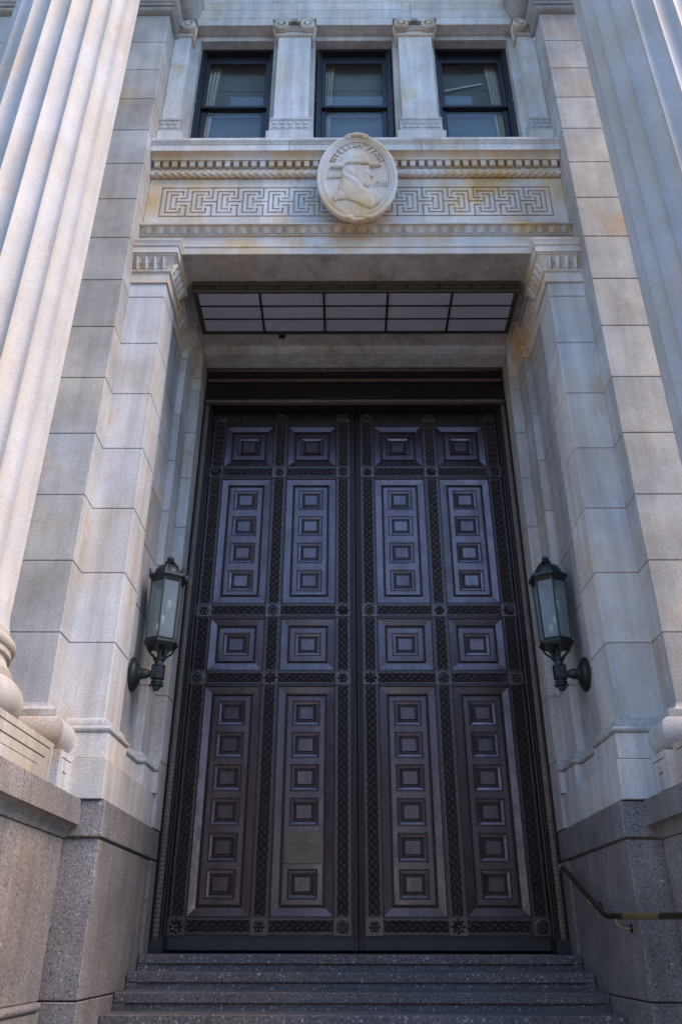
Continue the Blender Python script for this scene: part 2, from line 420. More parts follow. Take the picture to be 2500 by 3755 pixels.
for s, word in ((-1, 'left'), (1, 'right')):
    hue = 'warm cream' if s < 0 else 'cool grey'
    # ---- stepped door jamb
    J = thing('door_jamb', (s * 2.5, -1.6, -.06), f'stepped limestone door jamb with leaf-carved capital, {word} of the bronze doors', 'jamb', 'door jambs')
    def bl(x0, x1, y0, y1, z0, z1, mat=LIME, c=.006, name='stone_block'):
        return MB().cbox(s * x0, s * x1, y0, y1, z0 + GAP, z1 - GAP, c).build(name, mat, J)
    for a, b in zip(COURSE[:-1], COURSE[1:]):
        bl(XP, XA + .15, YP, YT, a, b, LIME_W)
        bl(XR, XA + .12, YT + .003, YS2 - .003, a, b, LIME_T)  # recess blocks take the darker limestone tone
        bl(XS2, XA + .1, YS2, YS1 - .003, a, b)
        bl(XS1, XA + .1, YS1, .05, a, b if b < 7.3 else 7.90)
    # dark joint backing
    m = MB(); m.box(s * (XP + .012), s * (XA + .3), YP + .012, YT - .012, 1.2, 7.8); m.box(s * (XR + .012), s * (XA + .3), YT - .012, YS2 + .012, 1.2, 7.8)
    m.box(s * (XS2 + .012), s * (XA + .3), YS2 + .012, YS1 + .012, 1.2, 7.8); m.box(s * (XS1 + .012), s * (XA + .3), YS1 + .012, .04, 1.2, 7.8)
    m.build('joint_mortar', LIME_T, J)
    # base: two plain courses and a moulding
    MB().sweep(JAMB, [(-.02, 1.505 + GAP), (.078, 1.505 + GAP), (.078, 1.733), (-.02, 1.733)], side=s).build('base_block', LIME_W, J)
    bl(2.285, XA + .1, -2.63, YS1 - .004, 1.15, 1.505, LIME_W if s > 0 else LIME, .006, 'base_block')
    bl(XS1, 2.33, YS1, .04, 1.15, 1.87, LIME, .004, 'base_block')
    prof = [(-.02, 1.734)] + [(.05 + .05 * math.cos(R(a)), 1.768 + .032 * math.sin(R(a))) for a in range(-90, 91, 18)] + [(.05, 1.803), (.05, 1.845), (.035, 1.868), (0, 1.885), (-.02, 1.885)]
    MB().sweep(JAMB, prof, side=s).build('base_moulding', LIME, J, 35)
    # capital
    prof = [(-.02, 7.332), (.022, 7.332), (.022, 7.485)] + [(.028 + .022 * math.cos(R(a)), 7.507 + .020 * math.sin(R(a))) for a in range(-90, 91, 30)] + \
           [(.018 + .075 * (t / 6) ** 1.8, 7.535 + .185 * t / 6) for t in range(7)] + [(.105, 7.722), (.105, 7.745), (.125, 7.747), (.125, 7.848), (.140, 7.852), (.143, 7.872), (.150, 7.90), (.165, 7.925), (.165, 7.945), (-.02, 7.945)]
    cp = MB().sweep(JAMB, prof, side=s).build('capital', FRZ, J, 30)
    pth = [(p[0], p[1]) for p in JAMB]
    leaves_along(pth, s, 7.54, cp)
    # granite foot of the jamb
    def gr(x0, x1, y0, y1, z0, z1, c=.008, name='granite_block'):
        return MB().cbox(s * x0, s * x1, y0, y1, z0 + .004, z1 - .004, c).build(name, GRAN, J)
    gr(2.255, 3.0, -2.605, -.02, .843, 1.148)
    MB().box(s * 2.29, s * 2.9, -2.56, -.3, .82, .86).build('recessed_joint', GRAN_D, J)
    gr(2.275, 3.0, -2.578, -.58, -.372, .836)
    gr(2.252, 3.0, -.572, -.02, -.372, .836)
    gr(2.268, 3.0, -2.585, -.05, GROUND, -.374)

    # ---- pier (anta)
    A = thing('stone_pier', (s * 4.2, -2.6, 1.15), f'coursed limestone pier {"standing behind the left fluted column" if s < 0 else "grey behind the right fluted column"}', 'pier', 'stone piers')
    for a, b in zip(ANTA[:-1], ANTA[1:]):
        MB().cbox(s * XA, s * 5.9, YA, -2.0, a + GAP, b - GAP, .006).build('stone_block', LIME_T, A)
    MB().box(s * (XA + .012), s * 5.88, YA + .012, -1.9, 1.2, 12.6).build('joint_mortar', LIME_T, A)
    P2 = [(5.9, YA), (XA, YA), (XA, YP - .002)]
    prof = [(-.02, 1.512)] + [(.095 + .135 * math.cos(R(a)), 1.665 + .148 * math.sin(R(a))) for a in range(-90, 91, 12)] + [(.115, 1.815), (.115, 1.875), (.085, 1.885)] + \
           [(.085 - .085 * math.sin(R(a)), 1.885 + .075 * (1 - math.cos(R(a)))) for a in range(15, 91, 15)] + [(-.02, 1.962)]
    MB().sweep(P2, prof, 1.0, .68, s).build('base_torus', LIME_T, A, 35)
    m = MB(); u0, u1 = -2.975, -2.60; v0, v1 = 1.152, 1.508
    gw = .012
    rc = [(u0 + .05, u1 - .05, v1 - .062, v1 - .05), (u0 + .05, u1 - .05, v0 + .04, v0 + .052), (u0 + .05, u0 + .05 + .008, v0 + .04, v1 - .05), (u1 - .058, u1 - .05, v0 + .04, v1 - .05), (u0 + .13, u1 - .15, v1 - .175, v1 - .160)]
    m.groove(u0, u1, v0, v1, rc, .016, lambda u, v, d: (s * (2.592 + d), u, v))
    m.box(s * 2.612, s * 5.9, -2.955, -2.3, v0, v1 - .001)
    m.groove(2.592, 5.88, v0, v1, [(2.72, 5.8, v1 - .062, v1 - .05), (2.72, 2.728, v0 + .04, v1 - .05)], .016, lambda u, v, d: (s * u, u0 + d, v))
    m.add([(s * 2.592, u0, v1), (s * 5.88, u0, v1), (s * 5.88, -2.4, v1), (s * 2.592, -2.4, v1)], [(0, 1, 2, 3)])
    m.build('plinth', LIME, A)
    prof = [(-.02, 12.575), (.03, 12.575)] + [(.045 + .04 * math.cos(R(a)), 12.63 + .045 * math.sin(R(a))) for a in range(-90, 91, 20)] + [(.05, 12.69), (.085, 12.70), (.085, 12.76), (.105, 12.77), (.125, 12.82), (.15, 12.86), (.15, 12.90), (.13, 12.91)] + \
           [(.14 + .30 * math.sin(R(a)), 12.92 + .42 * (1 - math.cos(R(a))) * 1.0) for a in range(0, 91, 10)] + [(.48, 13.38), (.48, 13.62), (-.02, 13.62)]
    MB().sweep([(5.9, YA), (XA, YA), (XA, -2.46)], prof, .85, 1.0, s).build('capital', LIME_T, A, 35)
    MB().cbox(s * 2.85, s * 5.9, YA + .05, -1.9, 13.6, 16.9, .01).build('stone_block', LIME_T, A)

    # ---- granite cheek wall beside the stairs
    K = thing('cheek_wall', (s * 3.5, -3.9, GROUND), f'{"brown-lit" if s < 0 else "blue-grey shaded"} speckled granite cheek wall carrying the {word} column', 'wall', 'granite cheek walls')
    MB().cbox(s * 2.57, s * 5.9, -5.15, -2.62, -.372, .83, .008).build('granite_block', GRAN, K)
    MB().cbox(s * 2.545, s * 5.9, -5.17, -2.62, GROUND, -.44, .008).build('granite_block', GRAN, K)
    prof = [(0, -.44)] + [(.005 + .045 * math.cos(R(a)), -.405 + .034 * math.sin(R(a))) for a in range(-90, 91, 20)] + [(0, -.371)]
    MB().sweep([(5.9, -5.15), (2.57, -5.15), (2.57, -2.68)], prof, side=s).build('base_moulding', GRAN, K, 40)
    prof = [(-.03, .832), (.012, .832), (.02, .845)] + [(.02 + .075 * (1 - math.cos(R(a))), .845 + .088 * math.sin(R(a))) for a in range(15, 91, 15)] + [(.098, .936), (.118, .936), (.118, 1.072), (.105, 1.078), (.105, 1.146), (-.03, 1.146)]
    for ya, yb, front in ((-2.62, -4.02, False), (-4.028, -5.15, True)):
        pth = ([(5.9, yb), (2.57, yb), (2.57, ya)] if front else [(2.57, yb), (2.57, ya)])
        m = MB().sweep(pth, prof, side=s); m.box(s * 2.54, s * 5.88, yb + .002, ya - .002, .95, 1.1459)
        m.build('cap_stone', GRAN, K, 30)

    # ---- fluted column
    cx, cy = s * 3.52, -4.09
    Cn = thing('fluted_column', (cx, cy, 1.15), f'huge fluted stone column at the {word} edge, {"cream and bluish" if s < 0 else "pale blue-white"}', 'column', 'fluted columns')
    m = MB(); u0, u1 = -5.02, -3.162; v0, v1 = 1.150, 1.51
    rc = [(u0 + .06, u1 - .06, v1 - .062, v1 - .05), (u0 + .06, u1 - .06, v0 + .035, v0 + .045), (u0 + .06, u0 + .07, v0 + .035, v1 - .05), (u1 - .07, u1 - .06, v0 + .035, v1 - .05),
          (u0 + .16, u1 - .16, v1 - .150, v1 - .136), (u0 + .16, u1 - .30, v1 - .222, v1 - .216)]
    m.groove(u0, u1, v0, v1, rc, .016, lambda u, v, d: (s * (2.592 + d), u, v))
    m.box(s * 2.612, s * 4.45, u0 + .001, u1 - .001, v0, v1 - .001)
    m.add([(s * 2.592, u0, v1), (s * 4.45, u0, v1), (s * 4.45, u1, v1), (s * 2.592, u1, v1)], [(0, 1, 2, 3)])
    m.add([(s * 2.592, u1, v0), (s * 2.62, u1, v0), (s * 2.62, u1, v1), (s * 2.592, u1, v1)], [(0, 1, 2, 3)])
    m.build('plinth', PLIN, Cn)
    prof = [(.70, 1.512)] + [(.775 + .135 * math.cos(R(a)), 1.665 + .15 * math.sin(R(a))) for a in range(-90, 91, 10)] + [(.80, 1.82), (.80, 1.87)] + \
           [(.73 + .07 * (1 - math.sin(R(a))), 1.87 + .13 * a / 90) for a in range(15, 91, 15)] + [(.755, 2.01), (.755, 2.05)] + [(.735 + .045 * math.cos(R(a)), 2.10 + .05 * math.sin(R(a))) for a in range(-90, 91, 20)] + [(.725, 2.16), (.725, 2.20)]
    MB().lathe(prof, (cx, cy, 0), 72).build('base', PLIN, Cn, 35)
    NF = 20; PF = 11; zs = [2.20, 2.24, 2.30, 2.40, 2.46, 2.50, 2.56, 2.64, 3.4, 5, 7, 9, 11, 13, 15.3]
    V = []
    for z in zs:
        rr = .684 + .038 * max(0, (2.40 - z) / .20) ** 2
        dp = .058 * max(0.0, min(1.0, (z - 2.42) / .2)) ** .5
        for i in range(NF):
            for j in range(PF):
                t = j / PF; c = 0.0
                fl = .05
                if t > fl:
                    q = (t - fl) / (1 - fl) * 2 - 1; c = math.sqrt(max(0, 1 - q * q))
                a = 2 * PI * (i + t) / NF + .06
                V.append((cx + (rr - dp * c) * math.cos(a), cy + (rr - dp * c) * math.sin(a), z))
    n = NF * PF
    F = [(k * n + i, k * n + (i + 1) % n, (k + 1) * n + (i + 1) % n, (k + 1) * n + i) for k in range(len(zs) - 1) for i in range(n)] + [tuple(range((len(zs) - 1) * n, len(zs) * n))]
    MB().add(V, F).build('shaft', MARB, Cn, 28)
    m = MB().lathe([(.66, 15.28), (.74, 15.32), (.74, 15.4), (.86, 15.65), (.90, 15.75)], (cx, cy, 0), 48); m.box(cx - .95, cx + .95, cy - .95, cy + .95, 15.75, 16.0)
    m.build('capital', MARB, Cn, 35)

# ------------------------------------------------------------------ entablature over the door
EN = thing('entablature', (0, YF, 7.86), 'carved limestone entablature with meander frieze and dentils above the doorway', 'entablature')
MB().box(-XA + .002, XA - .002, YF + .02, .1, 7.985, 9.80).build('core_wall', LIME, EN)
m = MB(); m.px([(-2.495, 7.862), (-2.495, 7.975), (-2.47, 7.98), (-.70, 7.98), (-.70, 7.862)], -XA + .01, XA - .01); m.build('soffit_slab', SOFF, EN)
m = MB(); m.px([(-2.505, 7.868), (-2.505, 7.97), (-2.4955, 7.972), (-2.4955, 7.866)], -2.26, 2.26).build('lintel_band', FRZ, EN)
pr = [(-2.44, 7.981), (-2.505, 7.981), (-2.515, 7.995), (-2.508, 8.02), (-2.49, 8.04), (-2.482, 8.05), (-2.482, 8.198), (-2.44, 8.198)]
MB().px(pr, -XA + .003, XA - .003).build('fascia', FRZ, EN)
pr = [(-2.44, 8.199)] + [(-2.49 - .02 * math.cos(R(a)), 8.213 + .013 * math.sin(R(a))) for a in range(-90, 91, 30)] + [(-2.495, 8.228), (-2.50, 8.26), (-2.53, 8.30), (-2.555, 8.318), (-2.585, 8.32), (-2.585, 8.345), (-2.47, 8.372), (-2.44, 8.372)]
lm = MB().px(pr, -XA + .003, XA - .003).build('leaf_moulding', FRZ, EN, 30)
def tongue():
    m = MB(); n = 6; k = 7; V = []
    for i in range(n):
        t = i / (n - 1)
        for j in range(k):
            u = j / (k - 1) * 2 - 1
            zz = .088 * (1 - t) * (1 - .10 * abs(u)) + .004 + (.03 * abs(u) ** 3 * t)
            V.append((.063 * u, -(.008 + .050 * (1 - t) ** 1.2 + .011 * (1 - u * u) + (.009 if j == 3 else 0)), zz))
    m.add(V, [(i * k + j, i * k + j + 1, (i + 1) * k + j + 1, (i + 1) * k + j) for i in range(n - 1) for j in range(k - 1)])
    for sx in (-1, 1): m.tube([(.0765 + sx * .012, -.020, .004), (.0765 + sx * .011, -.035, .05), (.0765 + sx * .009, -.052, .075), (.0765, -.058, .088)], .0055, 5)
    return m.mesh('leaf_tongue', (0, 0, 0), 50)
TON = tongue(); TON.materials.append(FRZ)
nT = 36; pt = 5.62 / nT
for i in range(nT): link('leaf_tongue', TON, None, lm, (-2.81 + pt * (i + .5), -2.488, 8.228))
# frieze with the meander, one slab per repeat
HP = .347; KU0 = 2.64; kz0, kz1 = 8.612, 9.162; kh = kz1 - kz0
gw = .023
def key_rects(x0, mir):
    k = HP / 363.0; kz = kh / 405.0
    st = [(0, 363, 0, 0), (0, 363, 405, 405), (74, 74, 55, 350), (74, 305, 55, 55), (305, 305, 55, 105), (74, 280, 350, 350), (280, 280, 295, 350),
          (140, 235, 100, 100), (140, 140, 100, 302), (140, 223, 302, 302), (217, 217, 150, 255), (217, 363, 198, 198), (0, 74, 198, 198),
          (363, 363, 0, 150), (281, 363, 150, 150), (283, 363, 250, 250), (363, 363, 250, 405)]
    out = []
    for a, b, c, d in st:
        u0 = x0 + a * k; u1 = x0 + b * k; z1 = kz1 - c * kz; z0 = kz1 - d * kz
        h = gw / 2
        r = (u0 - h, u1 + h, z0 - h, z1 + h)
        out.append(r)
    return out
FX1 = XA - .004
for mir in (-1, 1):
    edges = [-FX1] + [-KU0 + HP * i - .02 for i in range(1, 8)] + [0.0]
    for q, (ua, ub) in enumerate(zip(edges[:-1], edges[1:])):
        rects = []
        for i in range(0, 7):
            x0 = -KU0 + HP * i; rr = key_rects(x0, mir)
            if i == 0: rr = [r for r in rr if not (abs(r[2] - (kz1 - 198 * kh / 405 - gw / 2)) < 1e-6 and r[0] < x0 + .001)] + [(x0 - gw / 2, x0 + gw / 2, kz0 - gw / 2, kz1 + gw / 2)]
            rects += rr
        rects = [r for r in rects if r[1] > ua and r[0] < ub]
        m = MB().groove(ua, ub, 8.373, 9.335, rects, .05, lambda u, v, d: (-mir * u, YF + d, v))
        m.build('frieze_panel', FRZ, EN)
# rope moulding
m = MB(); NS = 560; NR = 16; V = []
for i in range(NS + 1):
    x = -XA + .004 + (2 * XA - .008) * i / NS
    for j in range(NR):
        t = 2 * PI * j / NR
        ph = t * 3 + (abs(x)) * 2 * PI / .105
        r = .034 + .017 * abs(math.sin(ph / 2))
        V.append((x, -2.490 + r * math.cos(t), 9.385 + r * math.sin(t)))
m.add(V, [(i * NR + j, i * NR + (j + 1) % NR, (i + 1) * NR + (j + 1) % NR, (i + 1) * NR + j) for i in range(NS) for j in range(NR)])
m.build('rope_moulding', FRZ, EN, 50)
MB().px([(-2.44, 9.336), (-2.462, 9.336), (-2.462, 9.345), (-2.44, 9.345)], -XA + .003, XA - .003).build('fillet', FRZ, EN)
MB().px([(-2.42, 9.346), (-2.455, 9.346), (-2.455, 9.43), (-2.515, 9.432), (-2.515, 9.465), (-2.478, 9.467), (-2.478, 9.60), (-2.42, 9.60)], -XA + .003, XA - .003).build('dentil_band', FRZ, EN)
DEN = MB().cbox(-.037, .037, -.075, .004, 0, .105, .004).mesh('dentil', (0, 0, 0)); DEN.materials.append(FRZ)
nD = 46
for i in range(nD): link('dentil', DEN, None, EN, (-2.745 + 5.49 * i / (nD - 1), -2.480, 9.488))
pr = [(-2.42, 9.601), (-2.562, 9.601), (-2.562, 9.618), (-2.57, 9.635), (-2.60, 9.665), (-2.635, 9.68), (-2.645, 9.682), (-2.42, 9.682)]
MB().px(pr, -XA + .003, XA - .003).build('bed_moulding', FRZ, EN, 30)
for a, b in ((-XA + .003, -.918), (-.912, .912), (.918, XA - .003)):
    pr = [(-2.40, 9.683), (-2.652, 9.683), (-2.652, 9.80), (-2.66, 9.803), (-2.66, 9.815), (-2.672, 9.83), (-2.69, 9.85), (-2.69, 9.895), (-2.40, 9.905)]
    MB().px(pr, a, b).build('sill_stone', LIME_W, EN, 30)
# inner door lintel
LN = thing('door_lintel', (0, -.5, 7.76), 'plain limestone lintel with rounded moulding just above the bronze door header', 'lintel')
pr = [(-.30, 7.765), (-.645, 7.765), (-.652, 7.775)] + [(-.655 - .055 * (1 - math.cos(R(a))), 7.78 + .075 * math.sin(R(a))) for a in range(0, 91, 15)] + [(-.715, 7.861), (-.30, 7.861)]
MB().px(pr, -XS1 + .003, XS1 - .003).build('moulded_stone', LIME, LN, 40)
MB().box(-XS1 + .004, XS1 - .004, -.31, .3, 7.81, 7.98).build('backing_stone', SOFF, LN)

# portico roof in front of the wall, above the picture
PR = thing('portico_roof', (0, -3.9, 16.0), 'portico ceiling and beam resting on the two fluted columns', 'roof')
MB().cbox(-6, 6, -5.0, -3.2, 16.005, 17.8, .01).build('beam', LIME_W, PR)
MB().box(-6, 6, -3.199, -2.46, 16.7, 16.9).build('ceiling_slab', LIME_W, PR)
# ------------------------------------------------------------------ medallion
ME = thing('portrait_medallion', (0, -2.6, 8.27), 'oval stone medallion with relief profile of a man in a broad hat', 'medallion')
MX, MZ, MA, MH = .02, 9.045, .54, .845
def ell_ring(prof, n=72):
    """prof: (inset from outer edge, y)"""
    m = MB(); V = []; k = len(prof)
    for i in range(n):
        t = 2 * PI * i / n
        for d, y in prof: V.append((MX + (MA - d) * math.cos(t), y, MZ + (MH - d * 1.25) * math.sin(t)))
    F = [(i * k + j, ((i + 1) % n) * k + j, ((i + 1) % n) * k + j + 1, i * k + j + 1) for i in range(n) for j in range(k - 1)]
    return m.add(V, F)
ell_ring([(.08, -2.695), (0, -2.695), (0, -2.735), (.01, -2.750), (.048, -2.752), (.054, -2.740), (.062, -2.740), (.066, -2.748), (.082, -2.748), (.086, -2.734), (.092, -2.734), (.096, -2.740), (.108, -2.738), (.114, -2.722), (.122, -2.708)]).build('rim', FRZ, ME, 30)
ell_ring([(.24, -2.44), (.24, -2.705)]).build('support', LIME, ME, 40)
# scroll at the top, notch at the bottom
m = MB(); zt = MZ + MH - .01
pts = [(MX - .20, -2.735, zt - .085), (MX - .13, -2.75, zt - .04), (MX - .05, -2.755, zt - .03), (MX, -2.757, zt - .025), (MX + .05, -2.755, zt - .03), (MX + .13, -2.75, zt - .04), (MX + .20, -2.735, zt - .085)]
m.tube(pts, [.012, .026, .034, .038, .034, .026, .012], 10)
m.build('scroll', FRZ, ME, 60)
for sx in (-1, 1):
    MB().ell((MX + sx * .105, -2.752, zt - .06), (.04, .018, .035), 10, 6).build('scroll_end', FRZ, ME, 60)
    MB().ell((MX + sx * .12, -2.748, MZ - MH + .07), (.07, .016, .04), 10, 6).build('scroll_foot', FRZ, ME, 60)
# relief field: a height map with hat, face, hair and coat
def poly_d(poly, x, y):
    ins = False; dm = 9; n = len(poly)
    for i in range(n):
        x1, y1 = poly[i]; x2, y2 = poly[(i + 1) % n]
        if (y1 > y) != (y2 > y) and x < (x2 - x1) * (y - y1) / (y2 - y1) + x1: ins = not ins
        dx, dy = x2 - x1, y2 - y1; t = max(0, min(1, ((x - x1) * dx + (y - y1) * dy) / (dx * dx + dy * dy + 1e-12)))
        dm = min(dm, math.hypot(x - x1 - t * dx, y - y1 - t * dy))
    return dm if ins else -dm
# polygons in the pixels of the photo crop, (x right, y down)
def q(L): return [((x - 778) / 393.0, (725 - y) / 425.0) for x, y in L]
HATB = q([(430, 618), (500, 575), (560, 560), (700, 520), (900, 530), (1000, 560), (1085, 592), (1000, 605), (935, 606), (900, 580), (780, 572), (640, 580), (590, 625), (500, 622)])
HATC = q([(560, 580), (590, 490), (640, 430), (720, 405), (820, 408), (890, 440), (930, 500), (945, 560), (780, 560), (640, 575)])
FACE = q([(760, 575), (935, 592), (932, 640), (945, 665), (972, 700), (965, 718), (930, 722), (940, 742), (928, 760), (945, 785), (938, 808), (905, 840), (860, 830), (800, 800), (760, 720)])
HAIR = q([(590, 625), (640, 575), (800, 570), (880, 600), (850, 640), (860, 690), (840, 740), (860, 800), (850, 880), (800, 950), (700, 950), (620, 920), (570, 900), (550, 840), (595, 760), (585, 690)])
COAT = q([(470, 960), (540, 880), (620, 820), (760, 800), (870, 840), (930, 880), (1010, 900), (1070, 955), (1040, 1020), (930, 1082), (860, 1060), (760, 1010), (640, 975), (540, 985), (500, 1005)])
def hgt(u, v):
    h = 0.0
    def infl(P, H, rad, base=.0):
        d = poly_d(P, u, v)
        if d <= 0: return 0.0
        t = min(1, d / rad); return base + (H - base) * math.sqrt(1 - (1 - t) ** 2)
    dc = poly_d(COAT, u, v)
    if dc > 0: h = max(h, infl(COAT, .034, .10, .016) + .006 * math.sin(9 * u + 7 * v + 3 * math.sin(6 * u - 4 * v)) * min(1, dc / .08))
    a = infl(HAIR, .040, .14, .016)
    if a > 0: a += .007 * math.sin(15 * u + 4 * math.sin(7 * v) + 6 * v) * min(1, poly_d(HAIR, u, v) / .06)
    h = max(h, a)
    f = infl(FACE, .046, .09, .020)
    if f > 0:
        for (ex, ey), rr, k in (((905, 640), .05, -.018), ((880, 665), .09, .010), ((935, 735), .035, -.010), ((915, 775), .05, .006), ((905, 612), .06, .008), ((880, 720), .05, -.006)):
            x = (ex - 778) / 393.0; y = (725 - ey) / 425.0
            f += k * math.exp(-((u - x) ** 2 + (v - y) ** 2) / (rr * rr))
    h = max(h, f)
    h = max(h, infl(HATC, .058, .20, .02))
    h = max(h, infl(HATB, .066, .05, .03))
    return h
m = MB(); NX, NZ = 130, 170; ids = {}; V = []
fa, fh = MA - .114, MH - .114 * 1.25
for i in range(NX + 1):
    for j in range(NZ + 1):
        u = -1 + 2 * i / NX; v = -1 + 2 * j / NZ
        if u * u + v * v <= 1.03:
            ids[i, j] = len(V); V.append((MX + u * fa, -2.709 - hgt(u, v) * .72, MZ + .03 * 0 + v * fh))
F = [(ids[i, j], ids[i + 1, j], ids[i + 1, j + 1], ids[i, j + 1]) for i in range(NX) for j in range(NZ) if all(k in ids for k in ((i, j), (i + 1, j), (i + 1, j + 1), (i, j + 1)))]
m.add(V, F); m.build('relief_bust', FRZ, ME, 60, recalc=False)
MB().lathe([(1, -2.44), (1, -2.60)], (0, 0, 0), 48, 'y')
def put_text(body, size, x, z, y, parent, mat, ang=0.0, ext=.006, sx=1.0, sz=1.0):
    me = text_mesh(body, size, ext); link('lettering', me, mat, parent, (x, y, z), (PI / 2, -ang, 0), (sx, sz, 1))
word = 'WILLIAM PENN'
for i, ch in enumerate(word):
    if ch == ' ': continue
    t = R(146 - 112 * i / (len(word) - 1)); x = MX + (fa - .045) * math.cos(t); z = MZ + (fh - .06) * math.sin(t)
    put_text(ch, .095, x, z, -2.715, ME, LETS, t - PI / 2, .012, 1, 1.3)
put_text('1644', .095, MX - .315, MZ + .02, -2.715, ME, LETS, 0, .011, 1, 1.4)
put_text('1718', .095, MX + .305, MZ - .13, -2.715, ME, LETS, 0, .011, 1, 1.4)

# ------------------------------------------------------------------ upper wall, windows and small pilasters
UW = thing('upper_wall', (0, -2.2, 9.9), 'smooth limestone wall around the three upper windows', 'wall')
for n_, (a, b, c, d) in enumerate(((-.61, .61, 0, 0),)): pass
for x0, x1 in ((-XA + .004, -2.455), (-1.275, -.615), (.615, 1.275), (2.455, XA - .004)):
    MB().cbox(x0, x1, -2.28, -1.7, 9.906, 12.82, .004).build('window_pier', LIME, UW)
MB().box(-XA + .004, XA - .004, -2.278, -1.7, 12.822, 12.949).build('window_head', LIME, UW)
zc = [12.951, 13.14, 13.37, 13.575, 13.80, 14.02, 14.24, 14.6, 15.2, 16.0, 16.9]
for a, b in zip(zc[:-1], zc[1:]):
    for x0, x1 in ((-XA + .004, -.918), (-.914, .914), (.918, XA - .004)):
        MB().cbox(x0, x1, -2.452, -1.7, a + .003, b - .003, .005).build('stone_block', LIME_W, UW)
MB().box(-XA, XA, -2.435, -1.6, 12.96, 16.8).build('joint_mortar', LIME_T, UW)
# room behind the windows
rm = MB(); rm.box(-XA, XA, 2.4, 2.5, 9.7, 13.4); rm.box(-XA, XA, -1.6, 2.4, 12.96, 13.05); rm.box(-XA, XA, -1.6, 2.4, 9.70, 9.8)
for s in (-1, 1): rm.box(s * XA, s * (XA + .1), -1.6, 2.4, 9.7, 13.05)
rm.build('room_shell', ROOM, UW)
def window(cx, where):
    W = thing('sash_window', (cx, -2.12, 9.91), f'black framed sash window, {where}', 'window', 'upper windows')
    hw = .585
    m = MB()
    for sx in (-1, 1):
        m.box(cx + sx * hw, cx + sx * (hw - .045), -2.14, -1.98, 9.91, 12.815)
        m.box(cx + sx * (hw - .047), cx + sx * (hw - .075), -2.115, -1.98, 9.91, 12.77)
    m.box(cx - hw + .046, cx + hw - .046, -2.14, -1.98, 12.76, 12.815); m.box(cx - hw + .046, cx + hw - .046, -2.14, -1.98, 9.91, 9.97)
    m.build('frame', BLK, W)
    def sash(x, y, z0, z1, st, top, bot, nm):
        k = MB()
        for sx in (-1, 1): k.cbox(x + sx * .508, x + sx * (.508 - st), y, y + .045, z0, z1, .004)
        k.cbox(x - .508 + st + .001, x + .508 - st - .001, y + .001, y + .044, z1 - top, z1, .004); k.cbox(x - .508 + st + .001, x + .508 - st - .001, y + .001, y + .044, z0, z0 + bot, .004)
        o = k.build(nm, BLK, W)
        MB().box(x - .508 + st - .004, x + .508 - st + .004, y + .018, y + .024, z0 + bot - .004, z1 - top + .004).build('pane', GLASS, o)
    sash(cx, -2.085, 11.42, 12.60, .060, .07, .055, 'upper_sash')
    sash(cx, -2.035, 9.97, 11.475, .075, .055, .08, 'lower_sash')
    MB().box(cx - .508, cx + .508, -2.05, -2.03, 12.60, 12.76).build('head_stop', BLK, W)
    for sx in (-1, 1): MB().ell((cx + sx * .575, -2.155, 11.47), (.012, .02, .012), 8, 6).build('catch', BRASS, W)
    b = MB(); b.box(cx - .50, cx + .50, -1.905, -1.900, 10.62, 12.74); b.cbox(cx - .50, cx + .50, -1.915, -1.890, 10.59, 10.62, .003); b.box(cx - .50, cx + .50, -1.912, -1.906, 12.08, 12.74)
    b.build('roller_blind', BLIND, W)
    return W
window(-1.86, 'leftmost of three above the frieze'); window(0.0, 'middle one directly above the medallion'); window(1.86, 'rightmost of three, a white tube showing inside')
def curtain(x0, x1, bx0, bx1, label):
    m = MB(); n = 22; V = []; zs = [10.0, 10.8, 11.6, 12.3, 12.62]
    for k, z in enumerate(zs):
        f = k / (len(zs) - 1)
        for i in range(n + 1):
            t = i / n; x = (bx0 + (bx1 - bx0) * t) * (1 - f) + (x0 + (x1 - x0) * t) * f
            V.append((x, -1.955 + .018 * math.sin(t * PI * 7), z))
    m.add(V, [(k * (n + 1) + i, k * (n + 1) + i + 1, (k + 1) * (n + 1) + i + 1, (k + 1) * (n + 1) + i) for k in range(len(zs) - 1) for i in range(n)])
    o = m.build('curtain', CURT, None, 60); tag(o, label, 'curtain', 'window curtains')
curtain(-2.36, -2.14, -2.38, -2.26, 'cream curtain drawn to the left inside the leftmost window')
curtain(-.48, -.30, -.50, -.40, 'cream curtain drawn to the left inside the middle window')
curtain(2.10, 2.28, 2.22, 2.36, 'cream curtain drawn to the right inside the rightmost window')
o = MB().tube([(1.42, -1.94, 12.02), (2.05, -1.935, 12.20)], .014, 8).build('light_tube', TUBE, None, 60); tag(o, 'slanting white light tube seen through the rightmost window', 'lamp')

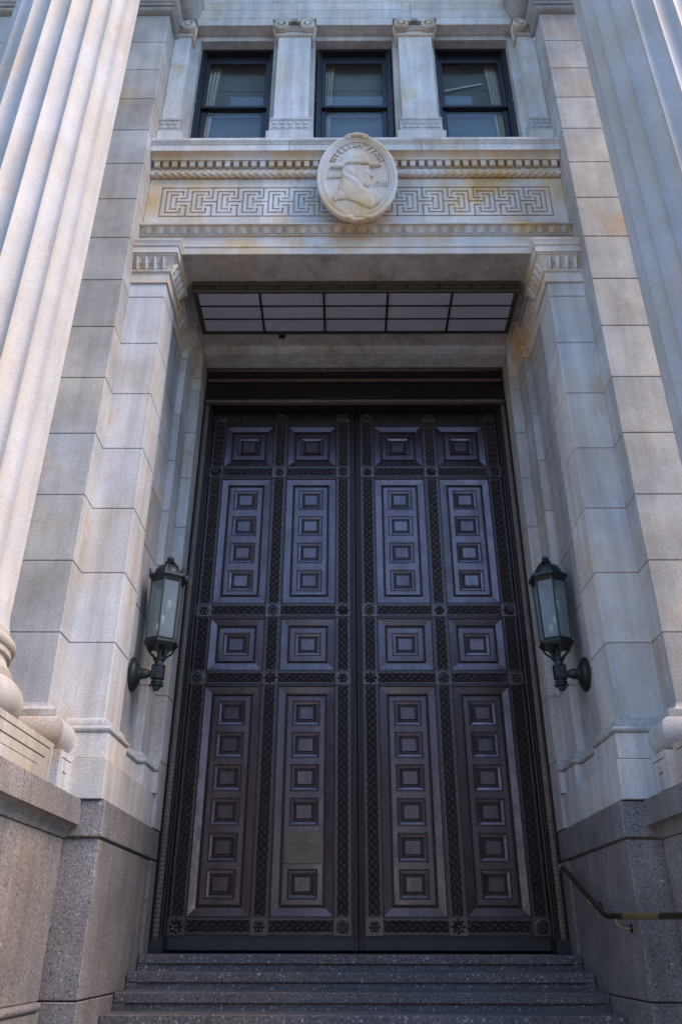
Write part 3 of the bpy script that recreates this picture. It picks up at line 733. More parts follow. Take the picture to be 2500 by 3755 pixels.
def small_capital(m, cx, hw, cut):
    """ionic-like capital, front at y<-2.45; cut=-1/0/1 keeps a half against a pier"""
    pass
def small_pilaster(cx, half, cut, where):
    """cut: 0 full width; +1 keeps only x<wall (right end), -1 keeps only x>wall"""
    Q = thing('window_pilaster', (cx, -2.4, 9.906), f'small limestone pilaster with scrolled capital, {where}', 'pilaster', 'window pilasters')
    x0, x1 = cx - half, cx + half
    lo, hi = (-XA + .005, XA - .005)
    cl = lambda x: min(max(x, lo), hi)
    y = -2.452
    MB().cbox(cl(x0), cl(x1), y, -2.281, 10.625, 12.62, .004).build('shaft', LIME_W, Q)
    MB().cbox(cl(x0 - .085), cl(x1 + .085), y - .075, -2.281, 9.908, 10.275, .005).build('plinth', LIME_W, Q)
    m = MB()
    m.px([(y - .07, 10.277), (y - .07, 10.30), (y - .055, 10.315), (y - .035, 10.33), (y - .03, 10.36), (y - .03, 10.55), (y - .045, 10.565), (y - .045, 10.60), (y - .01, 10.623), (-2.282, 10.623), (-2.282, 10.277)], cl(x0 - .045), cl(x1 + .045))
    n = max(2, int((cl(x1) - cl(x0)) / .085))
    for i in range(n):
        xx = cl(x0 - .02) + (cl(x1 + .02) - cl(x0 - .02)) * (i + .5) / n
        pts = [(xx + .036 * math.cos(R(a)), y - .034, 10.53 - .05 * math.sin(R(a)) * 1.3) for a in range(0, 181, 30)]
        m.tube(pts, .0075, 5)
        m.ell((xx, y - .03, 10.41), (.02, .012, .035), 8, 5)
        pts = [(xx + .036 * math.cos(R(a)), y - .036, 10.375 + .03 * math.sin(R(a))) for a in range(0, 181, 30)]; m.tube(pts, .006, 5)
    m.build('base', LIME, Q, 35)
    # capital
    m = MB()
    m.px([(y - .004, 12.622), (y - .035, 12.64), (y - .035, 12.665), (y - .012, 12.672), (-2.281, 12.672), (-2.281, 12.622)], cl(x0 - .03), cl(x1 + .03))
    m.cbox(cl(x0 - .012), cl(x1 + .012), y - .018, -2.281, 12.672, 12.742, .003)
    m.px([(y - .02, 12.742), (y - .05, 12.75), (y - .05, 12.765), (-2.281, 12.765), (-2.281, 12.742)], cl(x0 - .02), cl(x1 + .02))
    m.cbox(cl(x0 - .005), cl(x1 + .005), y - .03, -2.281, 12.765, 12.925, .01)
    cp = m.build('capital', FRZ, Q, 35)
    d = MB(); n = max(3, int((cl(x1) - cl(x0)) / .07))
    for i in range(n):
        xx = cl(x0) + (cl(x1) - cl(x0)) * (i + .5) / n
        d.ell((xx, y - .018, 12.708), (.011, .006, .016), 6, 4)
    d.build('stud_row', LIME, cp, 60)['kind'] = 'stuff'
    # volutes, eggs, abacus
    for sx in (-1, 1):
        vx = cx + sx * (half - .045)
        if not lo + .06 < vx < hi - .06: continue
        v = MB(); v.lathe([(.0, y - .125), (.038, y - .125), (.044, y - .085), (.075, y - .080), (.080, y - .105), (.112, y - .105), (.116, y - .07), (.105, y - .0)], (vx, 0, 12.815), 20, 'y')
        sp = [(vx + sx * (.098 - .012 * k / 6) * math.cos(R(90 - k * 30)), y - .108, 12.815 + (.098 - .012 * k / 6) * math.sin(R(90 - k * 30))) for k in range(0, 20)]
        v.tube(sp, .011, 6)
        v.tube([(vx + sx * .075, y - .08, 12.86), (vx + sx * .105, y - .03, 12.80), (vx + sx * .085, y + .05, 12.72), (vx + sx * .05, y + .10, 12.62)], [.03, .034, .03, .014], 8)
        v.build('volute', FRZ, cp, 35)
    e = MB()
    for k in (-1, 0, 1):
        xx = cx + k * .115
        if lo + .03 < xx < hi - .03:
            e.ell((xx, y - .045, 12.80), (.035, .03, .042), 10, 6)
            for sx in (-1, 1): e.tube([(xx + sx * .03, y - .05, 12.765), (xx + sx * .052, y - .055, 12.80), (xx + sx * .05, y - .05, 12.845)], .008, 5)
    if e.v: e.build('egg_band', LIME, cp, 50)
    ab = MB(); n = 12; top = []
    for i in range(n + 1):
        t = i / n * 2 - 1; top.append((cl(cx + t * (half + .09)), y - .075 - .045 * t * t * abs(t)))
    poly = top + [(cl(cx + half + .06), -2.281), (cl(cx - half - .06), -2.281)]
    ab.pz(poly, 12.905, 12.948)
    poly = [(x, yy + .02) for x, yy in top] + [(cl(cx + half + .05), -2.281), (cl(cx - half - .05), -2.281)]
    ab.pz(poly, 12.885, 12.904)
    ab.build('abacus', LIME_T, cp)
    if lo + .1 < cx < hi - .1:
        fl = MB()
        for a in range(-2, 3): fl.ell((cx + a * .02, y - .10, 12.905 - abs(a) * .006), (.016, .022, .045), 8, 5)
        fl.ell((cx, y - .115, 12.875), (.028, .02, .024), 8, 5)
        fl.build('flower', LIME_T, cp, 60)
small_pilaster(-2.83, .265, -1, 'leftmost, half hidden against the left pier')
small_pilaster(-.935, .255, 0, 'between the leftmost and middle windows')
small_pilaster(.955, .26, 0, 'between the middle and rightmost windows')
small_pilaster(2.83, .265, 1, 'rightmost, half hidden against the right pier')

# ------------------------------------------------------------------ glazed canopy light under the soffit
CY0, CY1, CZ = -2.015, -1.215, 7.69; CW = 2.145
CA = thing('canopy_light', (0, -1.6, CZ), 'bronze framed canopy with frosted panes hung under the soffit', 'canopy')
m = MB()
m.px([(CY0, CZ - .012), (CY0 - .012, CZ + .0), (CY0 - .012, CZ + .02), (CY0, CZ + .03), (CY0, CZ + .125), (CY0 - .015, CZ + .135), (CY0 - .02, CZ + .155), (CY0, CZ + .168), (CY0 + .03, CZ + .168), (CY0 + .03, CZ - .012)], -CW - .05, CW + .05)
m.box(-CW, CW, CY1, CY1 + .04, CZ - .01, CZ + .165)
for s in (-1, 1): m.box(s * (CW - .03), s * (CW + .03), CY0 + .031, CY1 + .039, CZ - .011, CZ + .166)
m.build('frame', CANO, CA, 30)
m = MB()
for i in range(1, 5):
    x = -CW + 2 * CW * i / 5; m.box(x - .014, x + .014, CY0 + .03, CY1, CZ - .006, CZ + .03)
for i in range(1, 3):
    y = CY0 + .03 + (CY1 - CY0 - .03) * i / 3
    for k in range(5):
        a = -CW + .031 + 0; x0 = -CW + 2 * CW * k / 5 + (.0145 if k else .031); x1 = -CW + 2 * CW * (k + 1) / 5 - (.0145 if k < 4 else .031)
        m.box(x0, x1, y - .008, y + .008, CZ - .004, CZ + .028)
m.build('glazing_bars', BLK, CA)
for k in range(5):
    for i in range(3):
        x0 = -CW + 2 * CW * k / 5 + .01; x1 = -CW + 2 * CW * (k + 1) / 5 - .01
        y0 = CY0 + .035 + (CY1 - CY0 - .035) * i / 3; y1 = CY0 + .035 + (CY1 - CY0 - .035) * (i + 1) / 3
        MB().box(x0, x1, y0 + .002, y1 - .002, CZ + .012, CZ + .02).build('pane', FROST, CA)
STUD = MB().lathe([(.0, -.03), (.014, -.028), (.018, -.018), (.030, -.016), (.034, 0)], (0, 0, 0), 14, 'y').mesh('stud', (0, 0, 0), 40); STUD.materials.append(CANO)
d = MB()
for k in range(10):
    x = -CW + 2 * CW * (k + .55) / 10; link('stud', STUD, None, CA, (x, CY0, CZ + .078))
    for i in range(9):
        xx = x + .055 + i * .0405
        if xx < CW - .02: d.box(xx - .006, xx + .006, CY0 - .007, CY0 + .002, CZ + .05, CZ + .105)
stuff(d.build('flute_row', CANL, CA))
m = MB().cbox(-1.105, -1.015, -1.06, -.96, 7.775, 7.861, .006); m.lathe([(.02, 7.775), (.02, 7.755)], (-1.06, -1.01, 0), 12)
o = m.build('ceiling_box', BLK, None); tag(o, 'small black box fixed to the soffit behind the canopy', 'camera')

# ------------------------------------------------------------------ bronze door frame
DF = thing('bronze_door_frame', (0, -.2, -.06), 'dark bronze door frame with laurel mouldings and ornate header', 'door frame')
LAU = MB()
for k in range(3):
    a = R(-60 + 60 * k); LAU.ell((.028 * math.sin(a), -.028 * math.cos(a), .03), (.012, .010, .034), 6, 4)
for s in (-1, 1):
    poly = [(s * 2.248, -.285), (s * 2.235, -.30), (s * 2.222, -.285), (s * 2.222, -.25), (s * 2.165, -.25), (s * 2.165, -.27), (s * 2.15, -.27), (s * 2.15, -.20), (s * 2.135, -.20), (s * 2.135, -.12), (s * 2.12, -.11), (s * 2.12, .12), (s * 2.248, .12)]
    cs = MB().pz(poly, -.058, 7.10).build('side_casing', BRZ, DF)
    L = MB(); z = -.02
    L.tube([(s * 2.193, -.262, -.05), (s * 2.193, -.262, 7.1)], .020, 8)
    while z < 7.06:
        for k in range(3):
            a = R(-58 + 58 * k); L.ell((s * 2.193 + .024 * math.sin(a), -.262 - .024 * math.cos(a), z + .03), (.011, .010, .033), 6, 4)
        z += .047
    stuff(L.build('laurel_moulding', BRZ_H, cs, 60))
    MB().box(s * 2.246, s * 2.10, -.30, -.05, -.06, .075).build('casing_foot', BRZ_G, DF)
pr = [(-.05, 7.102), (-.275, 7.102), (-.285, 7.115), (-.285, 7.18), (-.262, 7.186), (-.262, 7.497), (-.285, 7.503), (-.285, 7.57), (-.275, 7.58), (-.25, 7.60), (-.25, 7.66), (-.275, 7.675), (-.275, 7.72), (-.32, 7.77), (-.345, 7.775), (-.345, 7.808), (-.05, 7.808)]
hd = MB().px(pr, -2.246, 2.246).build('header', BRZ, DF)
for zc_ in (7.148, 7.537):
    L = MB(); L.tube([(-2.22, -.29, zc_), (2.22, -.29, zc_)], .018, 8); x = -2.2
    while x < 2.2:
        for k in range(3):
            a = R(-58 + 58 * k); L.ell((x, -.29 - .022 * math.cos(a), zc_ + .022 * math.sin(a)), (.032, .010, .011), 6, 4)
        x += .047
    stuff(L.build('laurel_moulding', BRZ_H, hd, 60))
EGG = MB(); EGG.ell((0, -.012, .022), (.018, .016, .026), 8, 6); EGG.box(.028, .034, -.02, .0, .0, .045); EGG = EGG.mesh('egg', (0, 0, 0), 50); EGG.materials.append(BRZ_H)
for i in range(70): link('egg', EGG, None, hd, (-2.205 + 4.41 * i / 69, -.300, 7.722))
d = MB()
for i in range(150):
    x = -2.12 + 4.24 * i / 149
    if abs(x) < .55: continue
    h = .16 + .08 * random.random(); d.box(x - .006, x + .006, -.270, -.261, 7.22, 7.22 + h)
d.cbox(-.52, .52, -.276, -.261, 7.235, 7.46, .006); d.box(-.60, .60, -.28, -.261, 7.205, 7.228)
stuff(d.build('frieze_relief', BRZ, hd))

# ------------------------------------------------------------------ bronze doors
PX_ = [(.287, .985), (1.222, 1.918)]
PZ_ = [(6.20, 6.89, 1), (4.056, 5.965, 4), (3.134, 3.82, 1), (.302, 2.907, 6)]
STX = [(.068, .283), (.989, 1.218), (1.922, 2.118)]
RLZ = [(6.894, 7.20), (5.969, 6.196), (3.824, 4.052), (2.911, 3.130), (.108, .298)]
RZC = [7.045, 6.083, 3.938, 3.021, .203]
STC = [.176, 1.1035, 2.020]

def braid(L, wd):
    """plaited strip lying along +z, length L, width wd, standing out to -y"""
    m = MB(); h = wd * .5; p = .046; n = max(1, round(L / p)); p = L / n; cw = 2 * h / 3; q = p / 3
    for i in range(-1, n + 1):
        for c in range(3):
            dr = 1 if (i + c) % 2 == 0 else -1
            xc = -h + cw * (c + .5); z0 = p * i + (p * .5 if c == 1 else 0)
            for k in range(3):
                cz = z0 + q * (k + .5); xa, xb = xc - cw * .56, xc + cw * .56; dz = .019 * dr
                za, zb = cz - dz, cz + dz
                if min(za, zb) < .002 or max(za, zb) > L - .002: continue
                w_ = q * .40; V = []
                for f_ in (0, .5, 1):
                    x = min(max(xa + (xb - xa) * f_, -h), h); z = za + (zb - za) * f_; y = -(.0085 if f_ == .5 else .0055)
                    V += [(x, 0, z - w_), (x, y, z), (x, 0, z + w_)]
                m.add(V, [(j * 3 + e, j * 3 + e + 1, j * 3 + e + 4, j * 3 + e + 3) for j in range(2) for e in range(2)])
    for sx in (-1, 1):
        m.box(sx * (h + .004), sx * (h + .012), -.012, 0, 0, L)
        m.box(sx * (h + .016), sx * (h + .021), -.008, 0, 0, L)
    return m.mesh('braid', (0, 0, 0))
BR = {}
def get_braid(L, wd, mat):
    k = (round(L, 3), round(wd, 3), mat.name)
    if k not in BR: BR[k] = braid(L, wd); BR[k].materials.append(mat)
    return BR[k]
def rosette(kind):
    m = MB(); hw, hh = .098, .092
    m.cbox(-hw, hw, -.010, .02, -hh, hh, .003)
    for a, b, c, d in ((-hw, hw, hh - .010, hh), (-hw, hw, -hh, -hh + .010), (-hw, -hw + .010, -hh + .0101, hh - .0101), (hw - .010, hw, -hh + .0101, hh - .0101)): m.box(a, b, -.018, -.0095, c, d)
    if kind == 0:
        for i in range(6):
            a = 2 * PI * i / 6; m.ell((.042 * math.cos(a), -.022, .042 * math.sin(a)), (.023, .022, .023), 8, 5)
        m.ell((0, -.03, 0), (.016, .018, .016), 8, 5)
    elif kind == 1:
        for i in range(8):
            a = 2 * PI * i / 8; r0, r1 = .022, .078
            ca, sa = math.cos(a), math.sin(a)
            m.tube([(r0 * ca, -.018, r0 * sa), (.05 * ca, -.028, .05 * sa), (r1 * ca, -.012, r1 * sa)], [.010, .019, .008], 6)
        m.ell((0, -.026, 0), (.022, .02, .022), 10, 6)
    else:
        m.lathe([(.074, -.010), (.074, -.022), (.064, -.026), (.058, -.014)], (0, 0, 0), 22, 'y', caps=False)
        for i in range(6):
            a = 2 * PI * (i + .5) / 6; m.ell((.036 * math.cos(a), -.02, .036 * math.sin(a)), (.018, .02, .018), 8, 5)
        m.ell((0, -.028, 0), (.014, .016, .014), 8, 5)
    me = m.mesh('rosette', (0, 0, 0), 45); me.materials.append(BRZ_B); return me
ROS = [rosette(k) for k in range(3)]
def coffer_mesh():
    """one sunk square .35 x .325, centre at origin; -y is outward"""
    m = MB(); hx, hz = .172, .158
    def ring(a, b, c, d, y0, y1, y2, y3):   # outer half sizes a,b  inner c,d: outer wall y0->y1 top y1->y2 inner wall y2->y3
        O = [(-a, -b), (a, -b), (a, b), (-a, b)]; I = [(-c, -d), (c, -d), (c, d), (-c, d)]
        V = [(x, y0, z) for x, z in O] + [(x, y1, z) for x, z in O] + [(x, y2, z) for x, z in I] + [(x, y3, z) for x, z in I]
        m.add(V, [(k * 4 + i, k * 4 + (i + 1) % 4, (k + 1) * 4 + (i + 1) % 4, (k + 1) * 4 + i) for k in range(3) for i in range(4)])
    ring(hx - .016, hz - .016, hx - .046, hz - .046, .04, .003, .007, .034)
    m.cbox(-hx + .080, hx - .080, .002, .036, -hz + .080, hz - .080, .005)
    m.box(-hx, hx, .0342, .0388, -hz, hz)
    me = m.mesh('coffer', (0, 0, 0)); me.materials.append(BRZ_P); return me
def coffer_shade_moulding():  # dark bronze mouldings also put the sunk square's shade into the colour
    m = MB(); hx, hz = .172, .158
    for a, b, wd, y0 in ((hx - .0005, hz - .0005, .014, .004), (hx - .048, hz - .048, .011, .0), (hx - .061, hz - .061, .017, .008)):
        for q in (-1, 1):
            m.cbox(-a, a, y0, .0335, q * b if q < 0 else b - wd, -b + wd if q < 0 else b, .003)
            m.cbox(-a if q < 0 else a - wd, -a + wd if q < 0 else a, y0, .0335, -b + wd + .0003, b - wd - .0003, .003)
    for sx in (-1, 1):
        for sz in (-1, 1): m.cbox(sx * (hx - .054) - .010, sx * (hx - .054) + .010, -.004, .03, sz * (hz - .054) - .010, sz * (hz - .054) + .010, .003)
    me = m.mesh('coffer_shade_moulding', (0, 0, 0)); me.materials.append(BRZ); return me
COFM = coffer_shade_moulding()
COF = coffer_mesh()
def bead_row(w, h, pitch=.034, r=.0115, y=.0):
    m = MB()
    def oct_(x, z): m.add([(x - r, y, z), (x, y, z - r), (x + r, y, z), (x, y, z + r), (x, y - r * 1.3, z)], [(0, 1, 4), (1, 2, 4), (2, 3, 4), (3, 0, 4)])
    nx = round(w / pitch); nz = round(h / pitch)
    for i in range(nx + 1):
        for z in (0, h): oct_(w * i / nx, z)
    for i in range(1, nz):
        for x in (0, w): oct_(x, h * i / nz)
    return m
for s, word in ((-1, 'left'), (1, 'right')):
    D = thing('bronze_door', (s * 1.09, 0, -.03), f'tall coffered bronze door leaf on the {word}, {"brass plaque near its foot" if s < 0 else "no plaque"}', 'door', 'bronze doors')
    MB().box(s * .062, s * 2.12, .052, .12, -.02, 7.205).build('core', BRZ, D)
    for a, b in STX:
        MB().cbox(s * a, s * b, -.012, .0515, .108, 7.20, .003).build('stile', BRZ, D)
    for k, (a, b) in enumerate(RLZ):
        for (x0, x1) in ((.2835, .9885), (1.2185, 1.9215)):
            MB().cbox(s * x0, s * x1, -.0115, .0515, a, b, .003).build('rail', BRZ if k < 4 else BRZ_G, D)
    # meeting edge mouldings
    m = MB()
    for x, y in ((.058, -.018), (.044, -.030), (.028, -.022), (.014, -.036)): m.cbox(s * (x - .006), s * (x + .006), y, .06, -.02, 7.20, .002)
    m.build('meeting_moulding', BRZ, D)
    m = MB()
    for x in (2.124, 2.132): m.box(s * (x - .003), s * (x + .003), -.02, .05, -.02, 7.20)
    m.box(s * .062, s * 2.12, -.020, .05, 7.201, 7.212); m.build('edge_bead', BRZ, D)
    m = MB().px([(-.03, -.03), (-.03, .075), (-.022, .082), (-.022, .092), (-.014, .098), (-.014, .107), (.0518, .107), (.0518, -.03)], s * .004 if s > 0 else -2.118, 2.118 if s > 0 else -.004)
    m.build('kick_plate', BRZ_G, D)
    # rosettes
    for i, x in enumerate(STC):
        for k, z in enumerate(RZC): link('rosette', ROS[(i + 2 * k + (1 if s > 0 else 0)) % 3], None, D, (s * x, -.012, z))
    # plaited strips
    for x in STC:
        for k in range(4):
            z0 = RZC[k + 1] + .096; z1 = RZC[k] - .096
            stuff(link('braid', get_braid(z1 - z0, .128, BRZ_B), None, D, (s * x, -.012, z0)))
    for k, z in enumerate(RZC):
        for x0, x1 in ((STC[0] + .102, STC[1] - .102), (STC[1] + .102, STC[2] - .102)):
            stuff(link('braid', get_braid(x1 - x0, .115, BRZ_B), None, D, (s * x0 if s > 0 else -x1, -.012, z), (0, PI / 2, 0)))
    # panels
    for x0, x1 in PX_:
        for (z0, z1, n) in PZ_:
            a, b = (s * x0, s * x1) if s > 0 else (s * x1, s * x0)
            m = MB(); f1, f2 = .083, .122
            def rect(i, y): return [(a + i, y, z0 + i), (b - i, y, z0 + i), (b - i, y, z1 - i), (a + i, y, z1 - i)]
            V = rect(0, .05) + rect(0, .004) + rect(f1, .012) + rect(f1, .0475) + rect(f2, .0475) + rect(f2, .020)
            m.add(V, [(k * 4 + i, k * 4 + (i + 1) % 4, (k + 1) * 4 + (i + 1) % 4, (k + 1) * 4 + i) for k in range(5) for i in range(4)])
            # mitre grooves are read from the sloped faces; inner field with square holes
            cx = (a + b) / 2; hx, hz = .172, .158
            if n == 1: cz = [(z0 + z1) / 2]
            else:
                lo = z0 + f2 + .048 + hz; hi = z1 - f2 - .048 - hz; cz = [lo + (hi - lo) * i / (n - 1) for i in range(n)]
            fx0, fx1, fz0, fz1 = a + f2, b - f2, z0 + f2, z1 - f2
            Y = .020
            def quad(p0, p1, q0, q1): m.add([(p0, Y, q0), (p1, Y, q0), (p1, Y, q1), (p0, Y, q1)], [(0, 1, 2, 3)])
            quad(fx0, cx - hx, fz0, fz1); quad(cx + hx, fx1, fz0, fz1)
            zz = [fz0] + [q_ for c in cz for q_ in (c - hz, c + hz)] + [fz1]
            for i in range(0, len(zz), 2): quad(cx - hx, cx + hx, zz[i], zz[i + 1])
            for c in cz:
                for p, q_ in (((cx - hx, c - hz), (cx + hx, c - hz)), ((cx + hx, c - hz), (cx + hx, c + hz)), ((cx + hx, c + hz), (cx - hx, c + hz)), ((cx - hx, c + hz), (cx - hx, c - hz))):
                    m.add([(p[0], Y, p[1]), (q_[0], Y, q_[1]), (q_[0], Y + .03, q_[1]), (p[0], Y + .03, p[1])], [(0, 1, 2, 3)])
            P = m.build('panel', BRZ_P, D, recalc=False)
            bw = bead_row(b - a - 2 * .1025, z1 - z0 - 2 * .1025)
            bw.v = [(x + a + .1025, y + .047, z + z0 + .1025) for x, y, z in bw.v]
            for e0, e1, yy in ((f1 + .001, f1 + .010, .020), (f2 - .010, f2 - .001, .016)):
                for q in (0, 1):
                    zq = z0 + e0 if q == 0 else z1 - e1; bw.box(a + e0, b - e0, yy, .0473, zq, zq + e1 - e0)
                    xq = a + e0 if q == 0 else b - e1; bw.box(xq, xq + e1 - e0, yy, .0473, z0 + e1 + .0003, z1 - e1 - .0003)
            bw.add([(a + f1 + .01, .0468, z0 + f1 + .01), (b - f1 - .01, .0468, z0 + f1 + .01), (b - f2 + .01, .0468, z0 + f2 - .01), (a + f2 - .01, .0468, z0 + f2 - .01),
                    (a + f1 + .01, .0468, z1 - f1 - .01), (b - f1 - .01, .0468, z1 - f1 - .01), (b - f2 + .01, .0468, z1 - f2 + .01), (a + f2 - .01, .0468, z1 - f2 + .01)],
                   [(0, 1, 2, 3), (4, 5, 6, 7), (0, 3, 7, 4), (1, 5, 6, 2)])  # dark strips on the channel floor paint in the recess shade
            stuff(bw.build('beading_and_shade', BRZ, P, recalc=False))
            for i, c in enumerate(cz):
                if s < 0 and x0 < .5 and n == 6 and i == 1: continue
                link('coffer', COF, None, P, (cx, Y, c)); link('coffer_shade_moulding', COFM, None, P, (cx, Y, c))
# brass plaque on the left door
PQ = thing('brass_plaque', (-.637, .0, .86), 'square brass plaque reading EAST ENTRANCE PLEASE on the left door', 'sign')
MB().cbox(-.637 - .218, -.637 + .218, .004, .019, .842, 1.195, .003).build('plate', PLQ, PQ)
for i, t in enumerate(('EAST', 'ENTRANCE', 'PLEASE')): put_text(t, .062, -.637, 1.105 - .062 * i, .0035, PQ, LETT, 0, .001)
for x in (-.20, 0, .20):
    for z in (.856, 1.018, 1.181):
        if x or z != 1.018: MB().ell((-.637 + x, .003, z), (.006, .004, .006), 6, 4).build('screw', BRZ, PQ)

# ------------------------------------------------------------------ wall lanterns
def lantern(s, word):
    T = thing('wall_lantern', (s * XR, -1.49, 2.62), f'black hexagonal wall lantern with domed top, {word} of the doors', 'lantern', 'wall lanterns')
    x, y = s * 2.19, -1.49
    m = MB(); m.lathe([(.185, 0), (.185, .018), (.170, .030), (.150, .034), (.140, .05), (.115, .062), (.095, .07), (.06, .085), (.055, .10)], (0, 0, 0), 32, 'x')
    m.v = [(s * (XR - .003) - s * px, y + py, 2.62 + pz) for px, py, pz in m.v]; pl = m.build('wall_plate', IRON, T, 35)
    m = MB(); m.lathe([(.052, .095), (.060, .12), (.052, .16), (.036, .19), (.032, .205), (.044, .21), (.044, .218), (.030, .222), (.030, .24)], (0, 0, 0), 18, 'x')
    m.v = [(s * XR - s * px, y + py, 2.625 + pz) for px, py, pz in m.v]; m.build('arm', IRON, T, 35)
    m = MB(); zc = 2.64
    m.cbox(x - .062, x + .062, y - .062, y + .062, zc - .065, zc + .065, .006)
    m.lathe([(.02, -.075), (.040, -.073), (.040, -.066), (.022, -.062)], (x, y - 0, zc), 18, 'y') if False else None
    for zz, rr in ((zc + .07, .076), (zc - .07, .076)): m.lathe([(rr - .012, zz - .008), (rr, zz - .004), (rr, zz + .004), (rr - .012, zz + .008)], (x, y, 0), 20)
    m.lathe([(.045, y - .064), (.045, y - .070), (.034, y - .072), (.030, y - .066), (.016, y - .066), (.012, y - .076), (.0, y - .078)], (x, 0, zc), 18, 'y', caps=False)
    m.lathe([(.0, 2.43), (.028, 2.44), (.042, 2.465), (.040, 2.485), (.075, 2.49), (.078, 2.50), (.05, 2.512), (.05, 2.52), (.066, 2.524), (.066, 2.535), (.045, 2.54), (.042, 2.565)], (x, y, 0), 20)
    m.build('knuckle', IRON, T, 35)
    m = MB(); m.lathe([(.048, 2.715), (.048, 2.77), (.066, 2.775), (.068, 2.79), (.058, 2.80), (.03, 2.81)], (x, y, 0), 20)
    for i in range(6):
        a = PI / 6 + PI / 3 * i - PI / 2 + PI / 6; ca, sa = math.cos(a), math.sin(a)
        m.tube([(x + .05 * ca, y + .05 * sa, 2.79), (x + .075 * ca, y + .075 * sa, 2.82), (x + .13 * ca, y + .13 * sa, 2.865), (x + .16 * ca, y + .16 * sa, 2.925)], [.016, .014, .013, .016], 6)
    m.lathe([(.03, 2.80), (.028, 2.93)], (x, y, 0), 12)
    m.build('cradle', IRON, T, 40)
    ph = -PI / 2
    m = MB()
    m.lathe([(.162, 2.915), (.180, 2.93), (.190, 2.945), (.200, 2.95), (.200, 2.968), (.186, 2.975), (.178, 2.985), (.14, 2.985)], (x, y, 0), 6, 'z', ph)
    b = m.build('bottom_plate', IRON, T)
    m = MB()
    m.lathe([(.17, 3.69), (.190, 3.695), (.196, 3.71), (.208, 3.72), (.230, 3.735), (.230, 3.765), (.20, 3.775), (.16, 3.78)], (x, y, 0), 6, 'z', ph)
    r0, r1 = .174, .188
    for i in range(6):
        a = ph + PI / 3 * i; ca, sa = math.cos(a), math.sin(a)
        m.tube([(x + r0 * ca, y + r0 * sa, 2.98), (x + r1 * ca, y + r1 * sa, 3.70)], .0105, 6)
        a2 = a + PI / 3
        for zz, rr in ((2.995, r0), (3.685, r1)):
            m.tube([(x + rr * ca, y + rr * sa, zz), (x + rr * math.cos(a2), y + rr * math.sin(a2), zz)], .009, 5)
    m.build('frame', IRON, T, 35)
    for i in range(6):
        a = ph + PI / 3 * i; a2 = a + PI / 3; q0, q1 = r0 - .006, r1 - .006
        MB().add([(x + q0 * math.cos(a), y + q0 * math.sin(a), 2.985), (x + q0 * math.cos(a2), y + q0 * math.sin(a2), 2.985), (x + q1 * math.cos(a2), y + q1 * math.sin(a2), 3.695), (x + q1 * math.cos(a), y + q1 * math.sin(a), 3.695)], [(0, 1, 2, 3)]).build('pane', LAMPG, T)
    for bx, bz in ((-.05, 3.12), (.055, 3.40), (.0, 3.22)):
        m = MB(); m.lathe([(.0, bz - .06), (.012, bz - .055), (.026, bz - .02), (.032, bz + .02), (.02, bz + .05), (.0, bz + .06)], (x + bx, y - .07, 0), 14)
        m.build('bulb', BULB, T, 50)
    m = MB().tube([(x, y, 2.98), (x, y, 3.72)], .022, 8); m.build('lamp_stem', IRON, T)
    # dome with ribs
    m = MB(); pr = [(.160 * math.cos(R(t)), 3.776 + .15 * math.sin(R(t))) for t in range(0, 86, 12)] + [(.02, 3.928)]
    m.lathe(pr, (x, y, 0), 30)
    for i in range(6):
        a = ph + PI / 3 * i; m.tube([(x + r * math.cos(a), y + r * math.sin(a), z + .003) for r, z in pr], .013, 6)
    d = m.build('dome', IRON, T, 40)
    m = MB(); m.lathe([(.02, 3.92), (.026, 3.935), (.058, 3.945), (.060, 3.955), (.03, 3.965), (.024, 3.975), (.040, 3.985), (.043, 4.0), (.036, 4.015), (.018, 4.03), (.0, 4.035)], (x, y, 0), 18)
    m.build('finial', IRON, d, 40)
    if s < 0:
        for i in range(6):
            a = ph + PI / 3 * i; c_ = MB().tube([(x + .205 * math.cos(a), y + .205 * math.sin(a), 3.76), (x + .211 * math.cos(a), y + .211 * math.sin(a), 3.80), (x + .228 * math.cos(a), y + .228 * math.sin(a), 3.84)], [.022, .020, .010], 6)
            if i in (2, 3, 4, 1, 5): c_.build('crest', IRON, T, 50)
    return T
lantern(-1, 'left'); lantern(1, 'right')

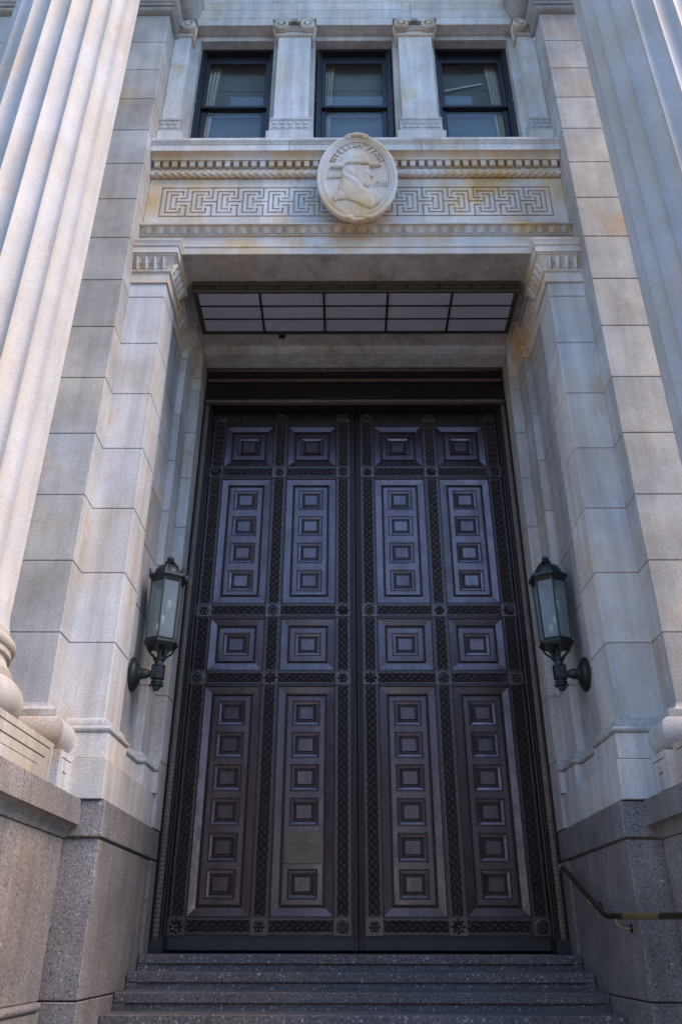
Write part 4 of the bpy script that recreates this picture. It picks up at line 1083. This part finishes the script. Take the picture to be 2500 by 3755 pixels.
# ------------------------------------------------------------------ handrail on the right
H = thing('stair_handrail', (2.2, -2.1, .1), 'brass handrail on brackets beside the right-hand wall', 'handrail')
xr = 2.15
MB().tube([(xr, -.70, .752), (xr, -.80, .735), (xr, -1.40, .505), (xr, -2.0, .285), (xr, -2.12, .252), (xr, -2.62, .238)], .024, 12).build('sloping_rail', BRASS_D, H, 50)
MB().tube([(xr, -2.615, .238), (xr, -3.46, .217)], .0255, 14).build('polished_rail', BRASS, H, 50)
MB().tube([(xr, -3.455, .217), (xr, -4.4, .20)], .024, 12).build('rail_end', BRASS_D, H, 50)
m = MB().ell((xr, -.69, .752), (.036, .036, .036), 12, 8); m.tube([(xr, -.70, .745), (xr + .05, -.70, .72), (2.268, -.70, .715)], .018, 8); m.build('end_bracket', BRASS, H, 50)
for yb, zr, xw in ((-2.36, .245, 2.27), (-1.55, .45, 2.27), (-4.1, .205, 2.565)):
    m = MB(); m.tube([(xr, yb, zr - .02), (xr + .005, yb, zr - .055), (xr + .03, yb, zr - .085), (xr + .07, yb, zr - .095), (xw - .005, yb, zr - .092)], .0085, 8)
    br = m.build('bracket', BRASS, H, 50)
    k = MB(); k.lathe([(.036, 0), (.036, .006), (.022, .012), (.0, .013)], (0, 0, 0), 16, 'x'); k.v = [(xw + .002 - px, yb + py, zr - .092 + pz) for px, py, pz in k.v]
    k.build('flange', BRASS_D, br, 50)

# ------------------------------------------------------------------ buildings across the street (unseen, added and sized for the door reflections)
def unseen_far_building(x0, x1, y0, y1, h, mat, label, nx, nz):
    B = thing('unseen_building', ((x0 + x1) / 2, y1, GROUND), label, 'building')
    MB().box(x0, x1, y0, y1, GROUND - .2, h).build('wall', mat, B)
    MB().box(x0 - .4, x1 + .4, y1 - .4, y1 + .5, h - .1, h + .7).build('cornice', FARST, B)
    for i in range(nx):
        for k in range(nz):
            x = x0 + (x1 - x0) * (i + .5) / nx; z = GROUND + 2.0 + (h - GROUND - 2.2) * (k + .2) / nz
            MB().box(x - .65, x + .65, y1 + .01, y1 + .06, z, z + 1.9).build('window', FARGL, B)
unseen_far_building(-34, -2, -46, -34, 15.0, BRICK, 'unseen brick terrace added across the street, opposite the steps on the left', 10, 5)
unseen_far_building(2, 36, -46, -34, 14.0, FARST, 'unseen pale stone block added across the street, opposite the steps on the right', 10, 4)
